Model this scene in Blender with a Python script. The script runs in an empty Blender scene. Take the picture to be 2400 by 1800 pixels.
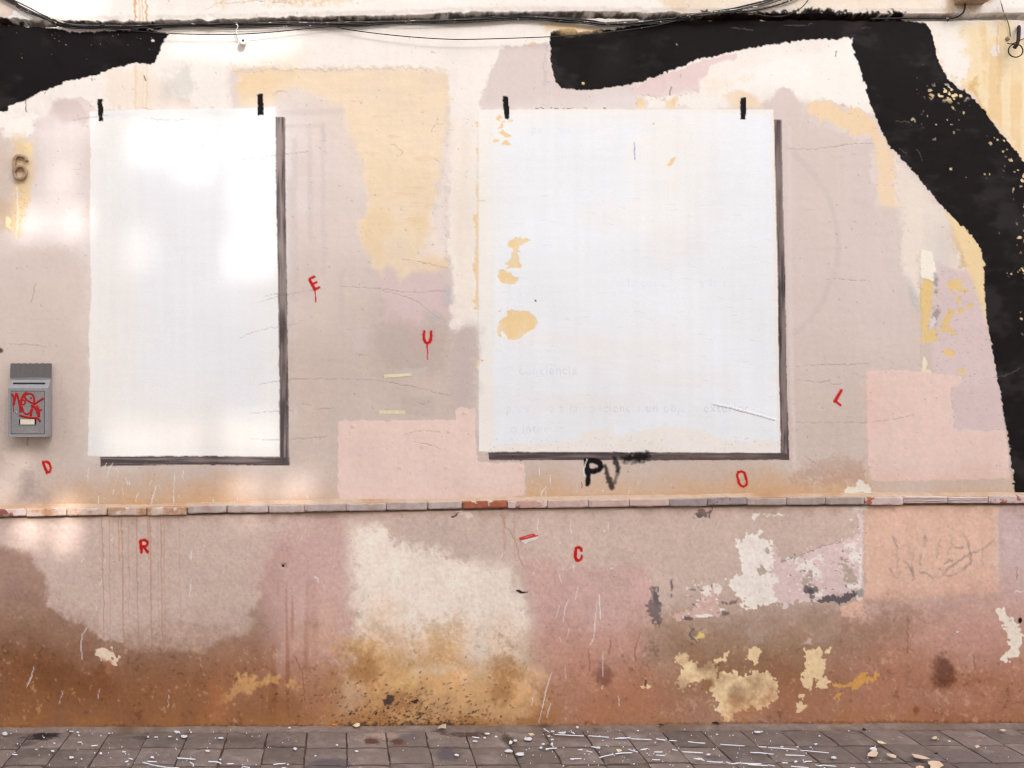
import bpy, bmesh, math, random
import numpy as np

# ------------------------------------------------------------------ camera, sky, sun, exposure
SC = bpy.context.scene
S = 0.0022                     # metres of wall per photo pixel (2400 px wide)
UC, VC = 800.0, 900.0          # where the eye stands opposite the wall
VB = 1701.0                    # foot of the wall
D = 4.85                       # eye to wall
XC = (UC - 1200) * S
ZC = (VB - VC) * S

cam_d = bpy.data.cameras.new('camera')
cam = bpy.data.objects.new('camera', cam_d)
SC.collection.objects.link(cam)
cam.location = (XC, -D, ZC)
cam.rotation_euler = (math.radians(90), 0, 0)
cam_d.sensor_width = 36.0
cam_d.lens = 36.0 * D / (2400 * S)
cam_d.shift_x = (1200 - UC) / 2400.0
cam_d.clip_end = 500
SC.camera = cam

SUN_EL, SUN_AZ = math.radians(33), math.radians(22)
world = bpy.data.worlds.new('World')
SC.world = world
world.use_nodes = True
wn = world.node_tree
wn.nodes.clear()
w_out = wn.nodes.new('ShaderNodeOutputWorld')
w_bg = wn.nodes.new('ShaderNodeBackground')
w_sky = wn.nodes.new('ShaderNodeTexSky')
w_hsv = wn.nodes.new('ShaderNodeHueSaturation')
w_sky.sky_type = 'NISHITA'
w_sky.sun_disc = False
w_sky.sun_elevation = SUN_EL
w_sky.sun_rotation = math.pi - SUN_AZ
w_sky.dust_density = 3.0
w_hsv.inputs['Saturation'].default_value = 0.27      # thin white haze over the sky
w_bg.inputs['Strength'].default_value = 0.15
wn.links.new(w_sky.outputs[0], w_hsv.inputs['Color'])
wn.links.new(w_hsv.outputs[0], w_bg.inputs['Color'])
wn.links.new(w_bg.outputs[0], w_out.inputs['Surface'])

sun_d = bpy.data.lights.new('sun', 'SUN')
sun_d.energy = 2.0
sun_d.angle = math.radians(0.4)
sun_d.color = (1.0, 0.985, 0.965)
sun = bpy.data.objects.new('sun', sun_d)
SC.collection.objects.link(sun)
sun.rotation_euler = (math.radians(90) - SUN_EL, 0, SUN_AZ)
SC.view_settings.view_transform = 'Standard'
SC.view_settings.look = 'None'
SC.view_settings.gamma = 1.0
SC.view_settings.exposure = 1.77
SC.cycles.filter_width = 1.2
SC.cycles.max_bounces = 5
SC.cycles.diffuse_bounces = 3
SC.cycles.caustics_reflective = False
SC.cycles.caustics_refractive = False

# ------------------------------------------------------------------ helpers
random.seed(7)
RNG = np.random.default_rng(11)
COL = SC.collection
KILL = 1.12                    # photo value of a surface that returns everything


def lin(rgb):
    c = np.array(rgb, dtype=np.float32) / 255.0
    return np.where(c <= 0.04045, c / 12.92, ((c + 0.055) / 1.055) ** 2.4).astype(np.float32)


def alb(rgb):
    return np.clip(lin(rgb) / KILL, 0.004, 0.86)


def at(u, v, d=0.0):
    """point d metres in front of the wall, seen at photo pixel (u, v)"""
    k = (D - d) / D
    return (XC + (u - UC) * S * k, -d, ZC + (VC - v) * S * k)


def onwall(u, v, d=0.0):
    return ((u - 1200) * S, -d, (VB - v) * S)


def vbase(u):
    return 1703.0 - 10.0 * (u / 2400.0)


SLOPE = 10.0 * S / (2400 * S)


def ground(u, v, z=0.0):
    h = (vbase(u) - VC) * S - z
    dd = h / ((v - VC) * S) * D          # distance in front of the eye
    k = dd / D
    return (XC + (u - UC) * S * k, -(D - dd), ZC - h)


def tag(o, label=None, cat=None, group=None, kind=None):
    if label: o['label'] = label
    if cat: o['category'] = cat
    if group: o['group'] = group
    if kind: o['kind'] = kind
    return o


def empty(name, loc=(0, 0, 0)):
    o = bpy.data.objects.new(name, None)
    o.location = loc
    COL.objects.link(o)
    return o


def mesh_obj(name, verts, faces, m=None, parent=None, smooth=False):
    me = bpy.data.meshes.new(name)
    me.from_pydata([tuple(map(float, p)) for p in verts], [], faces)
    me.update()
    if smooth:
        me.polygons.foreach_set('use_smooth', [True] * len(me.polygons))
    o = bpy.data.objects.new(name, me)
    COL.objects.link(o)
    if m: me.materials.append(m)
    if parent is not None: o.parent = parent
    return o


def bm_obj(name, bm, m=None, parent=None, smooth=False):
    me = bpy.data.meshes.new(name)
    bmesh.ops.recalc_face_normals(bm, faces=bm.faces)
    bm.to_mesh(me)
    bm.free()
    if smooth:
        me.polygons.foreach_set('use_smooth', [True] * len(me.polygons))
    o = bpy.data.objects.new(name, me)
    COL.objects.link(o)
    if m: me.materials.append(m)
    if parent is not None: o.parent = parent
    return o


def spline(pts, n=6):
    """Catmull-Rom through the points"""
    p = [np.array(q, float) for q in pts]
    if len(p) < 3:
        return [p[0] + (p[-1] - p[0]) * t for t in np.linspace(0, 1, n + 1)]
    p = [2 * p[0] - p[1]] + p + [2 * p[-1] - p[-2]]
    out = []
    for i in range(1, len(p) - 2):
        for k in range(n):
            t = k / n
            out.append(0.5 * ((2 * p[i]) + (-p[i - 1] + p[i + 1]) * t
                       + (2 * p[i - 1] - 5 * p[i] + 4 * p[i + 1] - p[i + 2]) * t * t
                       + (-p[i - 1] + 3 * p[i] - 3 * p[i + 1] + p[i + 2]) * t ** 3))
    out.append(p[-2])
    return out


def tube(path, r, ns=8, flat=1.0, closed=False, sq=False):
    """verts and faces of a tube along 3D points; flat squashes it towards the wall"""
    P = [np.array(q, float) for q in path]
    n = len(P)
    rr = r if hasattr(r, '__len__') else [r] * n
    V, F = [], []
    for i in range(n):
        if closed:
            t = P[(i + 1) % n] - P[i - 1]
        else:
            t = P[min(i + 1, n - 1)] - P[max(i - 1, 0)]
        t = t / (np.linalg.norm(t) + 1e-9)
        ref = np.array([0, -1.0, 0])
        if abs(t @ ref) > 0.95: ref = np.array([1.0, 0, 0])
        a = np.cross(t, ref); a /= np.linalg.norm(a)
        b = np.cross(a, t)
        for k in range(ns):
            th = 2 * math.pi * (k + 0.5) / ns
            c, s = math.cos(th), math.sin(th)
            if sq:
                e = 0.45
                c = math.copysign(abs(c) ** e, c); s = math.copysign(abs(s) ** e, s)
            V.append(P[i] + rr[i] * (c * a + s * b * flat))
    m = n if closed else n - 1
    for i in range(m):
        j = (i + 1) % n
        for k in range(ns):
            k2 = (k + 1) % ns
            F.append((i * ns + k, i * ns + k2, j * ns + k2, j * ns + k))
    if not closed:
        F.append(tuple(range(ns - 1, -1, -1)))
        F.append(tuple((n - 1) * ns + k for k in range(ns)))
    return V, F


def join(parts):
    V, F = [], []
    for v, f in parts:
        o = len(V)
        V += list(v)
        F += [tuple(i + o for i in q) for q in f]
    return V, F


def box(x0, x1, y0, y1, z0, z1):
    V = [(x, y, z) for x in (x0, x1) for y in (y0, y1) for z in (z0, z1)]
    F = [(0, 1, 3, 2), (4, 6, 7, 5), (0, 4, 5, 1), (2, 3, 7, 6), (0, 2, 6, 4), (1, 5, 7, 3)]
    return V, F


# ------------------------------------------------------------------ materials
def mat(name, rgb, rough=0.7, metal=0.0, var=0.12, scale=60.0, bump=0.15, bscale=None, spec=0.4, chips=None, stain=None, raw=False):
    m = bpy.data.materials.new(name)
    m.use_nodes = True
    nt = m.node_tree
    b = nt.nodes['Principled BSDF']
    base = rgb if raw else alb(rgb)
    tc = nt.nodes.new('ShaderNodeTexCoord')
    info = nt.nodes.new('ShaderNodeObjectInfo')
    add = nt.nodes.new('ShaderNodeVectorMath'); add.operation = 'ADD'
    mul = nt.nodes.new('ShaderNodeMath'); mul.operation = 'MULTIPLY'; mul.inputs[1].default_value = 37.0
    nt.links.new(info.outputs['Random'], mul.inputs[0])
    nt.links.new(tc.outputs['Object'], add.inputs[0]); nt.links.new(mul.outputs[0], add.inputs[1])
    nz = nt.nodes.new('ShaderNodeTexNoise')
    nz.inputs['Scale'].default_value = scale; nz.inputs['Detail'].default_value = 6; nz.inputs['Roughness'].default_value = 0.65
    nt.links.new(add.outputs[0], nz.inputs['Vector'])
    rp = nt.nodes.new('ShaderNodeValToRGB')
    lo, hi = np.clip(base * (1 - 2 * var), 0, 1), np.clip(base * (1 + 2 * var), 0, 0.9)
    rp.color_ramp.elements[0].position = 0.25; rp.color_ramp.elements[1].position = 0.75
    rp.color_ramp.elements[0].color = (*map(float, lo), 1); rp.color_ramp.elements[1].color = (*map(float, hi), 1)
    nt.links.new(nz.outputs['Fac'], rp.inputs['Fac'])
    col = rp.outputs['Color']
    for extra in (stain, chips):
        if not extra: continue
        c2, sc2, thr, soft = extra
        n2 = nt.nodes.new('ShaderNodeTexNoise'); n2.inputs['Scale'].default_value = sc2; n2.inputs['Detail'].default_value = 5
        nt.links.new(add.outputs[0], n2.inputs['Vector'])
        r2 = nt.nodes.new('ShaderNodeMapRange')
        r2.inputs['From Min'].default_value = thr; r2.inputs['From Max'].default_value = thr + soft
        nt.links.new(n2.outputs['Fac'], r2.inputs['Value'])
        mx = nt.nodes.new('ShaderNodeMix'); mx.data_type = 'RGBA'
        nt.links.new(r2.outputs[0], mx.inputs[0]); nt.links.new(col, mx.inputs[6])
        mx.inputs[7].default_value = (*map(float, alb(c2)), 1)
        col = mx.outputs[2]
    nt.links.new(col, b.inputs['Base Color'])
    b.inputs['Roughness'].default_value = rough
    b.inputs['Metallic'].default_value = metal
    b.inputs['Specular IOR Level'].default_value = spec
    if bump > 0:
        bp = nt.nodes.new('ShaderNodeBump'); bp.inputs['Strength'].default_value = bump; bp.inputs['Distance'].default_value = 0.004
        n3 = nt.nodes.new('ShaderNodeTexNoise'); n3.inputs['Scale'].default_value = bscale or scale * 3; n3.inputs['Detail'].default_value = 4
        nt.links.new(add.outputs[0], n3.inputs['Vector'])
        nt.links.new(n3.outputs['Fac'], bp.inputs['Height']); nt.links.new(bp.outputs[0], b.inputs['Normal'])
    return m


def wall_material(name, rough, spec):
    m = bpy.data.materials.new(name)
    m.use_nodes = True
    nt = m.node_tree
    b = nt.nodes['Principled BSDF']
    at_ = nt.nodes.new('ShaderNodeAttribute'); at_.attribute_name = 'paint'
    geo = nt.nodes.new('ShaderNodeNewGeometry')
    mp = nt.nodes.new('ShaderNodeMapping'); mp.inputs['Scale'].default_value = (0.6, 1, 1)
    nt.links.new(geo.outputs['Position'], mp.inputs['Vector'])
    nz = nt.nodes.new('ShaderNodeTexNoise'); nz.inputs['Scale'].default_value = 160; nz.inputs['Detail'].default_value = 2
    nt.links.new(mp.outputs[0], nz.inputs['Vector'])
    mr = nt.nodes.new('ShaderNodeMapRange'); mr.inputs['To Min'].default_value = 0.97; mr.inputs['To Max'].default_value = 1.03
    mr.inputs['From Min'].default_value = 0.25; mr.inputs['From Max'].default_value = 0.75
    nt.links.new(nz.outputs['Fac'], mr.inputs['Value'])
    vm = nt.nodes.new('ShaderNodeVectorMath'); vm.operation = 'SCALE'
    nt.links.new(at_.outputs['Color'], vm.inputs[0]); nt.links.new(mr.outputs[0], vm.inputs['Scale'])
    nt.links.new(vm.outputs[0], b.inputs['Base Color'])
    b.inputs['Roughness'].default_value = rough
    b.inputs['Specular IOR Level'].default_value = spec
    bp = nt.nodes.new('ShaderNodeBump'); bp.inputs['Strength'].default_value = 0.35; bp.inputs['Distance'].default_value = 0.00025
    n3 = nt.nodes.new('ShaderNodeTexNoise'); n3.inputs['Scale'].default_value = 120; n3.inputs['Detail'].default_value = 2
    nt.links.new(mp.outputs[0], n3.inputs['Vector'])
    nt.links.new(n3.outputs['Fac'], bp.inputs['Height']); nt.links.new(bp.outputs[0], b.inputs['Normal'])
    return m


M_WALL = wall_material('painted_plaster', 0.9, 0.12)
M_BLACKP = wall_material('black_wall_paint', 0.6, 0.07)
M_CABLE = mat('black_cable_rubber', (34, 30, 30), rough=0.45, var=0.3, scale=40, bump=0.1, chips=((205, 195, 180), 30, 0.66, 0.03))
M_CABLE2 = mat('grey_cable', (96, 88, 78), rough=0.5, var=0.3, scale=40, bump=0.1, chips=((215, 205, 190), 24, 0.56, 0.04))
M_RUST = mat('rusty_iron', (62, 40, 32), rough=0.8, metal=0.2, var=0.4, scale=90, bump=0.5, chips=((120, 62, 38), 60, 0.58, 0.1))
M_WIRE = mat('dark_wire', (48, 38, 34), rough=0.6, metal=0.4, var=0.2)
M_PORC = mat('white_porcelain', (232, 226, 218), rough=0.3, var=0.05, bump=0.02)
M_NUM = mat('aged_beige_metal', (168, 140, 112), rough=0.55, metal=0.0, var=0.15, scale=50, bump=0.2, chips=((150, 118, 92), 40, 0.6, 0.1))
M_STEEL = mat('brushed_steel', (160, 158, 160), rough=0.48, metal=0.35, var=0.07, scale=80, bump=0.08)
M_STEELD = mat('door_steel', (146, 143, 143), rough=0.5, metal=0.3, var=0.07, scale=90, bump=0.08)
M_LID = mat('dark_grey_lid', (98, 92, 93), rough=0.55, var=0.08, scale=120, bump=0.2)
M_DARK = mat('dark_opening', (16, 14, 14), rough=0.9, var=0.1, bump=0)
M_CHROME = mat('chrome', (215, 215, 220), rough=0.3, metal=0.3, var=0.05, bump=0)
M_CARD = mat('yellowed_card', (226, 214, 192), rough=0.8, var=0.06, scale=70, bump=0.1, stain=((204, 168, 120), 25, 0.58, 0.2))
M_REDPEN = mat('red_marker', (172, 14, 12), rough=0.4, var=0.08, bump=0.05)
M_ETCH = mat('etched_mark', (176, 174, 174), rough=0.5, var=0.05, bump=0)
M_REDST = mat('red_sticker', (214, 62, 60), rough=0.45, var=0.06, bump=0.05)
M_WHITE = mat('white_paper', (226, 222, 214), rough=0.75, var=0.05, bump=0.1)
M_TAPE = mat('masking_tape', (230, 220, 182), rough=0.7, var=0.06, scale=50, bump=0.2)
M_SPLAT = mat('white_paint_drop', (232, 234, 240), rough=0.45, var=0.03, bump=0.05)
M_PEACHF = mat('peach_plaster_flake', (228, 200, 172), rough=0.8, var=0.08, bump=0.3)
M_YELF = mat('cream_flake', (232, 216, 176), rough=0.8, var=0.1, bump=0.3)
M_BUTT = mat('orange_filter', (214, 140, 50), rough=0.8, var=0.1, bump=0.1)
M_BEIGEP = mat('beige_card', (206, 186, 170), rough=0.8, var=0.07, bump=0.1)
M_DARKB = mat('dark_crumb', (38, 30, 28), rough=0.9, var=0.2, bump=0.3)
M_FACADE = mat('pale_render', (226, 214, 198), rough=0.9, var=0.08, scale=1.5, bump=0.2, bscale=40)
M_SHUT = mat('brown_shutter', (104, 78, 60), rough=0.6, var=0.1, scale=8)
M_ASPH = mat('street_paving', (172, 160, 152), rough=0.85, var=0.15, scale=6, bump=0.4, bscale=60)
M_MORTAR = mat('joint_mortar', (78, 64, 56), rough=0.95, var=0.25, scale=30, bump=0.6, stain=((140, 112, 88), 9, 0.5, 0.2))
M_STRIP = mat('mortar_fillet', (136, 117, 107), rough=0.95, var=0.18, scale=20, bump=0.6, bscale=120, stain=((112, 88, 70), 4.0, 0.5, 0.2), chips=((82, 66, 58), 7, .6, .1))


# ------------------------------------------------------------------ the house across the street (it shades this wall)
LIGHT = [  # u0, u1, v0, v1, openness: sun patches wanted on the wall, cut as slots in the added screen
    (400, 700, 74, 122, 0.42), (60, 235, -40, 44, 0.6), (520, 610, 82, 126, 0.3),
    (306, 420, 276, 382, 0.304), (408, 504, 280, 420, 0.284), (536, 654, 270, 382, 0.338), (540, 648, 390, 520, 0.338), (528, 654, 542, 650, 0.338), (418, 648, 270, 650, 0.0945),
    (108, 158, 286, 338, 0.277), (172, 208, 262, 336, 0.295), (122, 170, 366, 458, 0.312), (20, 112, 488, 562, 0.448), (130, 208, 484, 560, 0.476), (60, 208, 380, 560, 0.104),
    (288, 368, 530, 630, 0.176), (26, 72, 1060, 1116, 0.4), (-24, 24, 1132, 1180, 0.45), (250, 364, 990, 1074, 0.216), (358, 468, 994, 1074, 0.203), (518, 660, 974, 1076, 0.243),
    (534, 622, 1112, 1172, 0.5), (648, 736, 1112, 1174, 0.5), (36, 102, 1206, 1282, 0.72), (132, 178, 1174, 1298, 0.8), (556, 616, 1204, 1232, 0.4), (664, 714, 1204, 1224, 0.3),
    (1300, 1370, 300, 360, 0.1), (1460, 1530, 420, 540, 0.1), (1416, 1462, 100, 162, 0.4), (1360, 1392, 56, 90, 0.3), (300, 340, 66, 100, 0.4), (40, 90, 70, 110, 0.3),
]
YO = -16.0
k_path = -YO / math.cos(SUN_AZ)
OX, OZ = -YO * math.tan(SUN_AZ), k_path * math.tan(SUN_EL)
holes = []
for (u0, u1, v0, v1, f_) in LIGHT:
    x0, _, z1 = onwall(u0, v0); x1, _, z0 = onwall(u1, v1)
    n_ = max(2, int(round((z1 - z0) / 0.034)))
    for k_ in range(n_):                              # thin slots, so openness sets the strength of each sun patch
        zc = z0 + (z1 - z0) * (k_ + .5) / n_
        hs_ = (z1 - z0) / n_ * f_ / 2
        holes.append((x0 + OX, x1 + OX, zc - hs_ + OZ, zc + hs_ + OZ))


def pierced(x0, x1, z0, z1, y0, y1, hs):
    """upright slab with rectangular openings, reveals included"""
    xs = sorted({x0, x1, *[h[0] for h in hs], *[h[1] for h in hs]})
    zs = sorted({z0, z1, *[h[2] for h in hs], *[h[3] for h in hs]})
    solid = np.ones((len(xs) - 1, len(zs) - 1), bool)
    for i in range(len(xs) - 1):
        for j in range(len(zs) - 1):
            cx, cz = (xs[i] + xs[i + 1]) / 2, (zs[j] + zs[j + 1]) / 2
            if any(h[0] < cx < h[1] and h[2] < cz < h[3] for h in hs): solid[i, j] = False
    V, F = [], []

    def quad(a, b, c, d):
        o = len(V); V.extend([a, b, c, d]); F.append((o, o + 1, o + 2, o + 3))
    for i in range(len(xs) - 1):
        for j in range(len(zs) - 1):
            if not solid[i, j]: continue
            a, b, c, d = xs[i], xs[i + 1], zs[j], zs[j + 1]
            quad((a, y0, c), (b, y0, c), (b, y0, d), (a, y0, d))
            quad((a, y1, c), (a, y1, d), (b, y1, d), (b, y1, c))
            for di, dj, q in ((-1, 0, ((a, y0, c), (a, y0, d), (a, y1, d), (a, y1, c))), (1, 0, ((b, y0, c), (b, y1, c), (b, y1, d), (b, y0, d))),
                              (0, -1, ((a, y0, c), (a, y1, c), (b, y1, c), (b, y0, c))), (0, 1, ((a, y0, d), (b, y0, d), (b, y1, d), (a, y1, d)))):
                ii, jj = i + di, j + dj
                if not (0 <= ii < solid.shape[0] and 0 <= jj < solid.shape[1]) or not solid[ii, jj]: quad(*q)
    return V, F


opp = empty('opposite_house', (2, YO, 0))
tag(opp, 'pale rendered house across the street with an added unseen screen shaping the sun patches', 'house')
opp.location = (0, 0, 0)
zt = OZ + 3.95
V, F = pierced(-16, 24, 9.6, zt, YO - 0.002, YO + 0.002, holes)
mesh_obj('sun_patch_screen', V, F, M_FACADE, opp)  # unseen screen, added and slotted to throw sun patches on the wall
wh = [(x, x + 1.1, z, z + 1.9) for x in np.arange(-14.5, 23, 2.6) for z in (0.6, 4.0, 7.2)]
V, F = pierced(-16, 24, -0.5, 9.6, YO - 0.3, YO - 0.05, wh)
mesh_obj('wall', V, F, M_FACADE, opp)
V, F = box(-16, 24, YO - 4, YO - 0.31, 9.3, 9.55)
mesh_obj('roof', V, F, M_FACADE, opp)
V, F = box(-16, 24, YO - 4.2, YO - 4.01, -0.5, 9.5)
mesh_obj('wall', V, F, M_FACADE, opp)
for (x0, x1, z0, z1) in wh:
    V, F = box(x0 + 0.01, x1 - 0.01, YO - 0.24, YO - 0.18, z0 + 0.01, z1 - 0.01)
    mesh_obj('shutter', V, F, M_SHUT, opp)

# ------------------------------------------------------------------ the wall: paint and relief on a fine grid
DU = 2.1
U0, U1, V0_, V1_ = -42.0, 2444.0, -44.0, 1728.0
NU = int((U1 - U0) / DU) + 1
NV = int((V1_ - V0_) / DU) + 1
us = (U0 + DU * np.arange(NU)).astype(np.float32)
vs = (V0_ + DU * np.arange(NV)).astype(np.float32)
UU, VV = np.meshgrid(us, vs)


FU = np.fft.rfftfreq(NU, d=DU).astype(np.float32)[None, :]
FV = np.fft.fftfreq(NV, d=DU).astype(np.float32)[:, None]


def noise(cu, cv=None, octv=1, seed=0):
    """smooth random field with features about cu by cv pixels, unit deviation, no lattice"""
    cv = cv or cu
    rng = np.random.default_rng(1000 + seed)
    out = np.zeros((NV, NU), np.float32)
    a = 1.0
    for o in range(octv):
        su, sv = 0.42 * cu / 2 ** o, 0.42 * cv / 2 ** o
        w = np.fft.rfft2(rng.standard_normal((NV, NU)).astype(np.float32))
        q = np.fft.irfft2(w * np.exp(-2 * (math.pi ** 2) * ((FU * su) ** 2 + (FV * sv) ** 2)), s=(NV, NU)).astype(np.float32)
        out += a * q / (q.std() + 1e-6)
        a *= 0.55
    return out / out.std()


nA = {}
for k, sd in ((3, 1), (6, 2), (14, 3), (32, 4), (80, 5), (200, 6)):
    nA[k] = noise(max(k, 4.6), seed=sd)
nB = {}
for k, sd in ((3, 11), (6, 12), (14, 13), (32, 14)):
    nB[k] = noise(max(k, 4.6), seed=sd)
F1 = noise(24, octv=4, seed=21)          # fractal
F2 = noise(70, octv=5, seed=22)
F3 = noise(220, octv=5, seed=23)
F4 = noise(40, octv=5, seed=24)
STRV = noise(11, 160, seed=25)    # vertical streaks
STRH = noise(60, 10, octv=2, seed=26)     # horizontal wrinkles / brush
GRN = noise(5.2, seed=27)
EDG = 0.15 + 0.85 * np.clip(0.5 + 0.5 * noise(110, octv=2, seed=28), 0, 1)   # where edges run ragged, where clean and soft

C = np.zeros((NV, NU, 3), np.float32)
H = np.zeros((NV, NU), np.float32)
LAB = np.zeros((NV, NU), np.uint8)


def sl_of(u0, u1, v0, v1, pad=0):
    i0 = max(0, int((u0 - pad - U0) / DU)); i1 = min(NU, int((u1 + pad - U0) / DU) + 2)
    j0 = max(0, int((v0 - pad - V0_) / DU)); j1 = min(NV, int((v1 + pad - V0_) / DU) + 2)
    return (slice(j0, max(j1, j0 + 1)), slice(i0, max(i1, i0 + 1)))


def sstep(x, a, b):
    t = np.clip((x - a) / (b - a), 0, 1)
    return t * t * (3 - 2 * t)


def poly(pts, soft=1.6, rough=2.0, big=2.0, dry=0.0, pad=None, rag=0.0):
    """coverage of a painted patch: warped polygon, ragged edge, dry brush (dry > 0 eats in from the edge)"""
    P = np.array(pts, np.float32)
    pad = pad or (rag * 4 + soft * 2 + rough * 3 + big * 3 + dry * 2 + 6)
    sl = sl_of(P[:, 0].min(), P[:, 0].max(), P[:, 1].min(), P[:, 1].max(), pad)
    vary = EDG[sl]
    x = UU[sl] + big * nA[14][sl] * vary + rough * 0.45 * nA[6][sl] * vary
    y = VV[sl] + big * nB[14][sl] * vary + rough * 0.45 * nB[6][sl] * vary
    d2 = np.full(x.shape, 1e12, np.float32)
    ins = np.zeros(x.shape, bool)
    n = len(P)
    for i in range(n):
        ax, ay = P[i]; bx, by = P[(i + 1) % n]
        ex, ey = bx - ax, by - ay
        px, py = x - ax, y - ay
        t = np.clip((px * ex + py * ey) / (ex * ex + ey * ey + 1e-9), 0, 1)
        d2 = np.minimum(d2, (px - ex * t) ** 2 + (py - ey * t) ** 2)
        if ay != by:
            c = (ay > y) != (by > y)
            ins ^= c & (px < ex * py / ey)
    sd = np.sqrt(d2) * np.where(ins, 1, -1)
    sd = sd + rough * 0.4 * nA[3][sl]
    if rag:
        sd = sd + rag * (0.75 * nA[6][sl] + 0.55 * nA[3][sl] + 0.7 * nA[14][sl])
    if dry:
        sd = sd - dry * np.clip(0.6 * F1[sl] + 0.5 * nA[3][sl], -0.6, 2.2)
    sf = soft * (1.1 + 2.6 * (1 - vary)) if soft > 1.3 else soft
    return sl, sstep(sd, -sf, sf)


def stroke(pts, w, soft=1.0, rough=0.6, smooth=False, ends=None):
    """coverage of a brush line through pts; w may be per point"""
    if smooth: pts = [tuple(p) for p in spline(pts, 5)]
    P = np.array(pts, np.float32)
    W = np.array(w, np.float32) if hasattr(w, '__len__') else np.full(len(P), w, np.float32)
    if len(W) != len(P): W = np.interp(np.linspace(0, 1, len(P)), np.linspace(0, 1, len(W)), W)
    mw = W.max() / 2 + soft * 2 + rough * 3 + 4
    sl = sl_of(P[:, 0].min(), P[:, 0].max(), P[:, 1].min(), P[:, 1].max(), mw)
    x = UU[sl] + rough * nA[6][sl]; y = VV[sl] + rough * nB[6][sl]
    best = np.full(x.shape, -1e9, np.float32)
    for i in range(len(P) - 1):
        ax, ay = P[i]; ex, ey = P[i + 1] - P[i]
        t = np.clip(((x - ax) * ex + (y - ay) * ey) / (ex * ex + ey * ey + 1e-9), 0, 1)
        d = np.sqrt((x - ax - ex * t) ** 2 + (y - ay - ey * t) ** 2)
        best = np.maximum(best, W[i] / 2 * (1 - t) + W[i + 1] / 2 * t - d)
    return sl, sstep(best, -soft, soft)


def blob(cu, cv, ru, rv, soft=0.5, warp=0.25, rot=0.0):
    sl = sl_of(cu - ru * 2, cu + ru * 2, cv - rv * 2, cv + rv * 2)
    x, y = UU[sl] - cu, VV[sl] - cv
    c, s = math.cos(rot), math.sin(rot)
    x, y = x * c + y * s, -x * s + y * c
    r = np.sqrt((x / ru) ** 2 + (y / rv) ** 2) + warp * 0.5 * nA[32][sl] * 0.6 + warp * 0.4 * F1[sl] + warp * 0.22 * nA[6][sl] + warp * 0.12 * nA[3][sl]
    return sl, 1 - sstep(r, 1 - soft, 1 + soft)


def put(m, rgb, a=1.0, lab=None, h=0.0, var=0.0, vn=None):
    sl, k = m
    col = alb(rgb)[None, None, :] * np.ones((*k.shape, 1), np.float32)
    if var:
        col = col * (1 + var * (vn if vn is not None else F2)[sl])[..., None]
    kk = (k * a)[..., None] if np.isscalar(a) else (k * a[sl])[..., None]
    C[sl] = C[sl] * (1 - kk) + col * kk
    if h: H[sl] += h * k
    if lab is not None:
        q = LAB[sl]; q[k > 0.5] = lab
    return m


def dim(m, f):
    """stain: multiplies the paint by a tint"""
    sl, k = m
    t = np.array(f, np.float32)[None, None, :]
    C[sl] *= 1 - k[..., None] * (1 - t)


def eat(m, p):
    if np.ndim(p) == 2 and p.shape == (NV, NU): p = p[m[0]]
    return m[0], m[1] * p


FULL = (slice(0, NV), slice(0, NU))
lipx = [-60, 0, 130, 300, 420, 560, 700, 800, 960, 1020, 1150, 1300, 1450, 1600, 1800, 2000, 2200, 2440]
lipy = [50, 52, 54, 56, 54, 51, 47, 46, 44, 40, 36, 35, 36, 39, 38, 39, 39, 39]
lip = np.interp(us, lipx, lipy)[None, :] + 1.5 * nA[14] * EDG + 0.7 * nA[6] * EDG + 0.3 * nA[3]
ledx = [-60, 0, 600, 1200, 1800, 2460]
led_top = lambda u: np.interp(u, ledx, [1194, 1192.5, 1182.5, 1171.7, 1164.5, 1161])
LT = led_top(us)[None, :] * np.ones((NV, 1))

# ---- base coats
g = sstep(VV, 330, 980)[..., None]
C[:] = alb((226, 211, 204)) * (1 - g) + alb((210, 191, 180)) * g
pl = sstep(VV - LT - 8, -1, 1)[..., None]
C[:] = C * (1 - pl) + alb((205, 181, 169)) * pl
C *= (1 + 0.018 * F3 + 0.012 * F2)[..., None]

# ---- upper wall, cream ground along the top and between the panels
CREAM = (245, 236, 228)
put(poly([(-60, -60), (2460, -60), (2460, 60), (2200, 60), (2190, 180), (2060, 262), (1990, 250), (1900, 225), (1850, 205), (1800, 238), (1700, 254),
          (1520, 252), (1510, 190), (1290, 150), (1180, 118), (1155, 160), (1140, 200), (1128, 260), (1120, 420), (1121, 772), (1098, 762), (1062, 778), (1055, 640),
          (1050, 500), (1052, 300), (1050, 165), (560, 160), (535, 165), (540, 256), (212, 264), (205, 240), (172, 232), (140, 238), (110, 270), (60, 300), (-60, 300)],
         soft=2.5, rough=4, big=5, dry=5), CREAM, var=0.012)
put(poly([(1062, 300), (1108, 290), (1112, 700), (1080, 760), (1064, 700)], soft=12, dry=8), (240, 222, 206), a=0.5)
# left margin, paler pink
put(poly([(60, 270), (210, 262), (212, 600), (120, 580), (40, 560), (75, 360)], soft=16, dry=14), (230, 218, 214), a=0.8)
put(blob(58, 300, 34, 26, 0.3, 0.5), (248, 240, 232)); put(blob(30, 315, 24, 16, 0.3, 0.5), (248, 240, 232))
put(poly([(120, 236), (160, 230), (195, 240), (210, 275), (200, 290), (150, 285), (125, 265)], soft=3, dry=4), (214, 196, 192), a=0.85)
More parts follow.
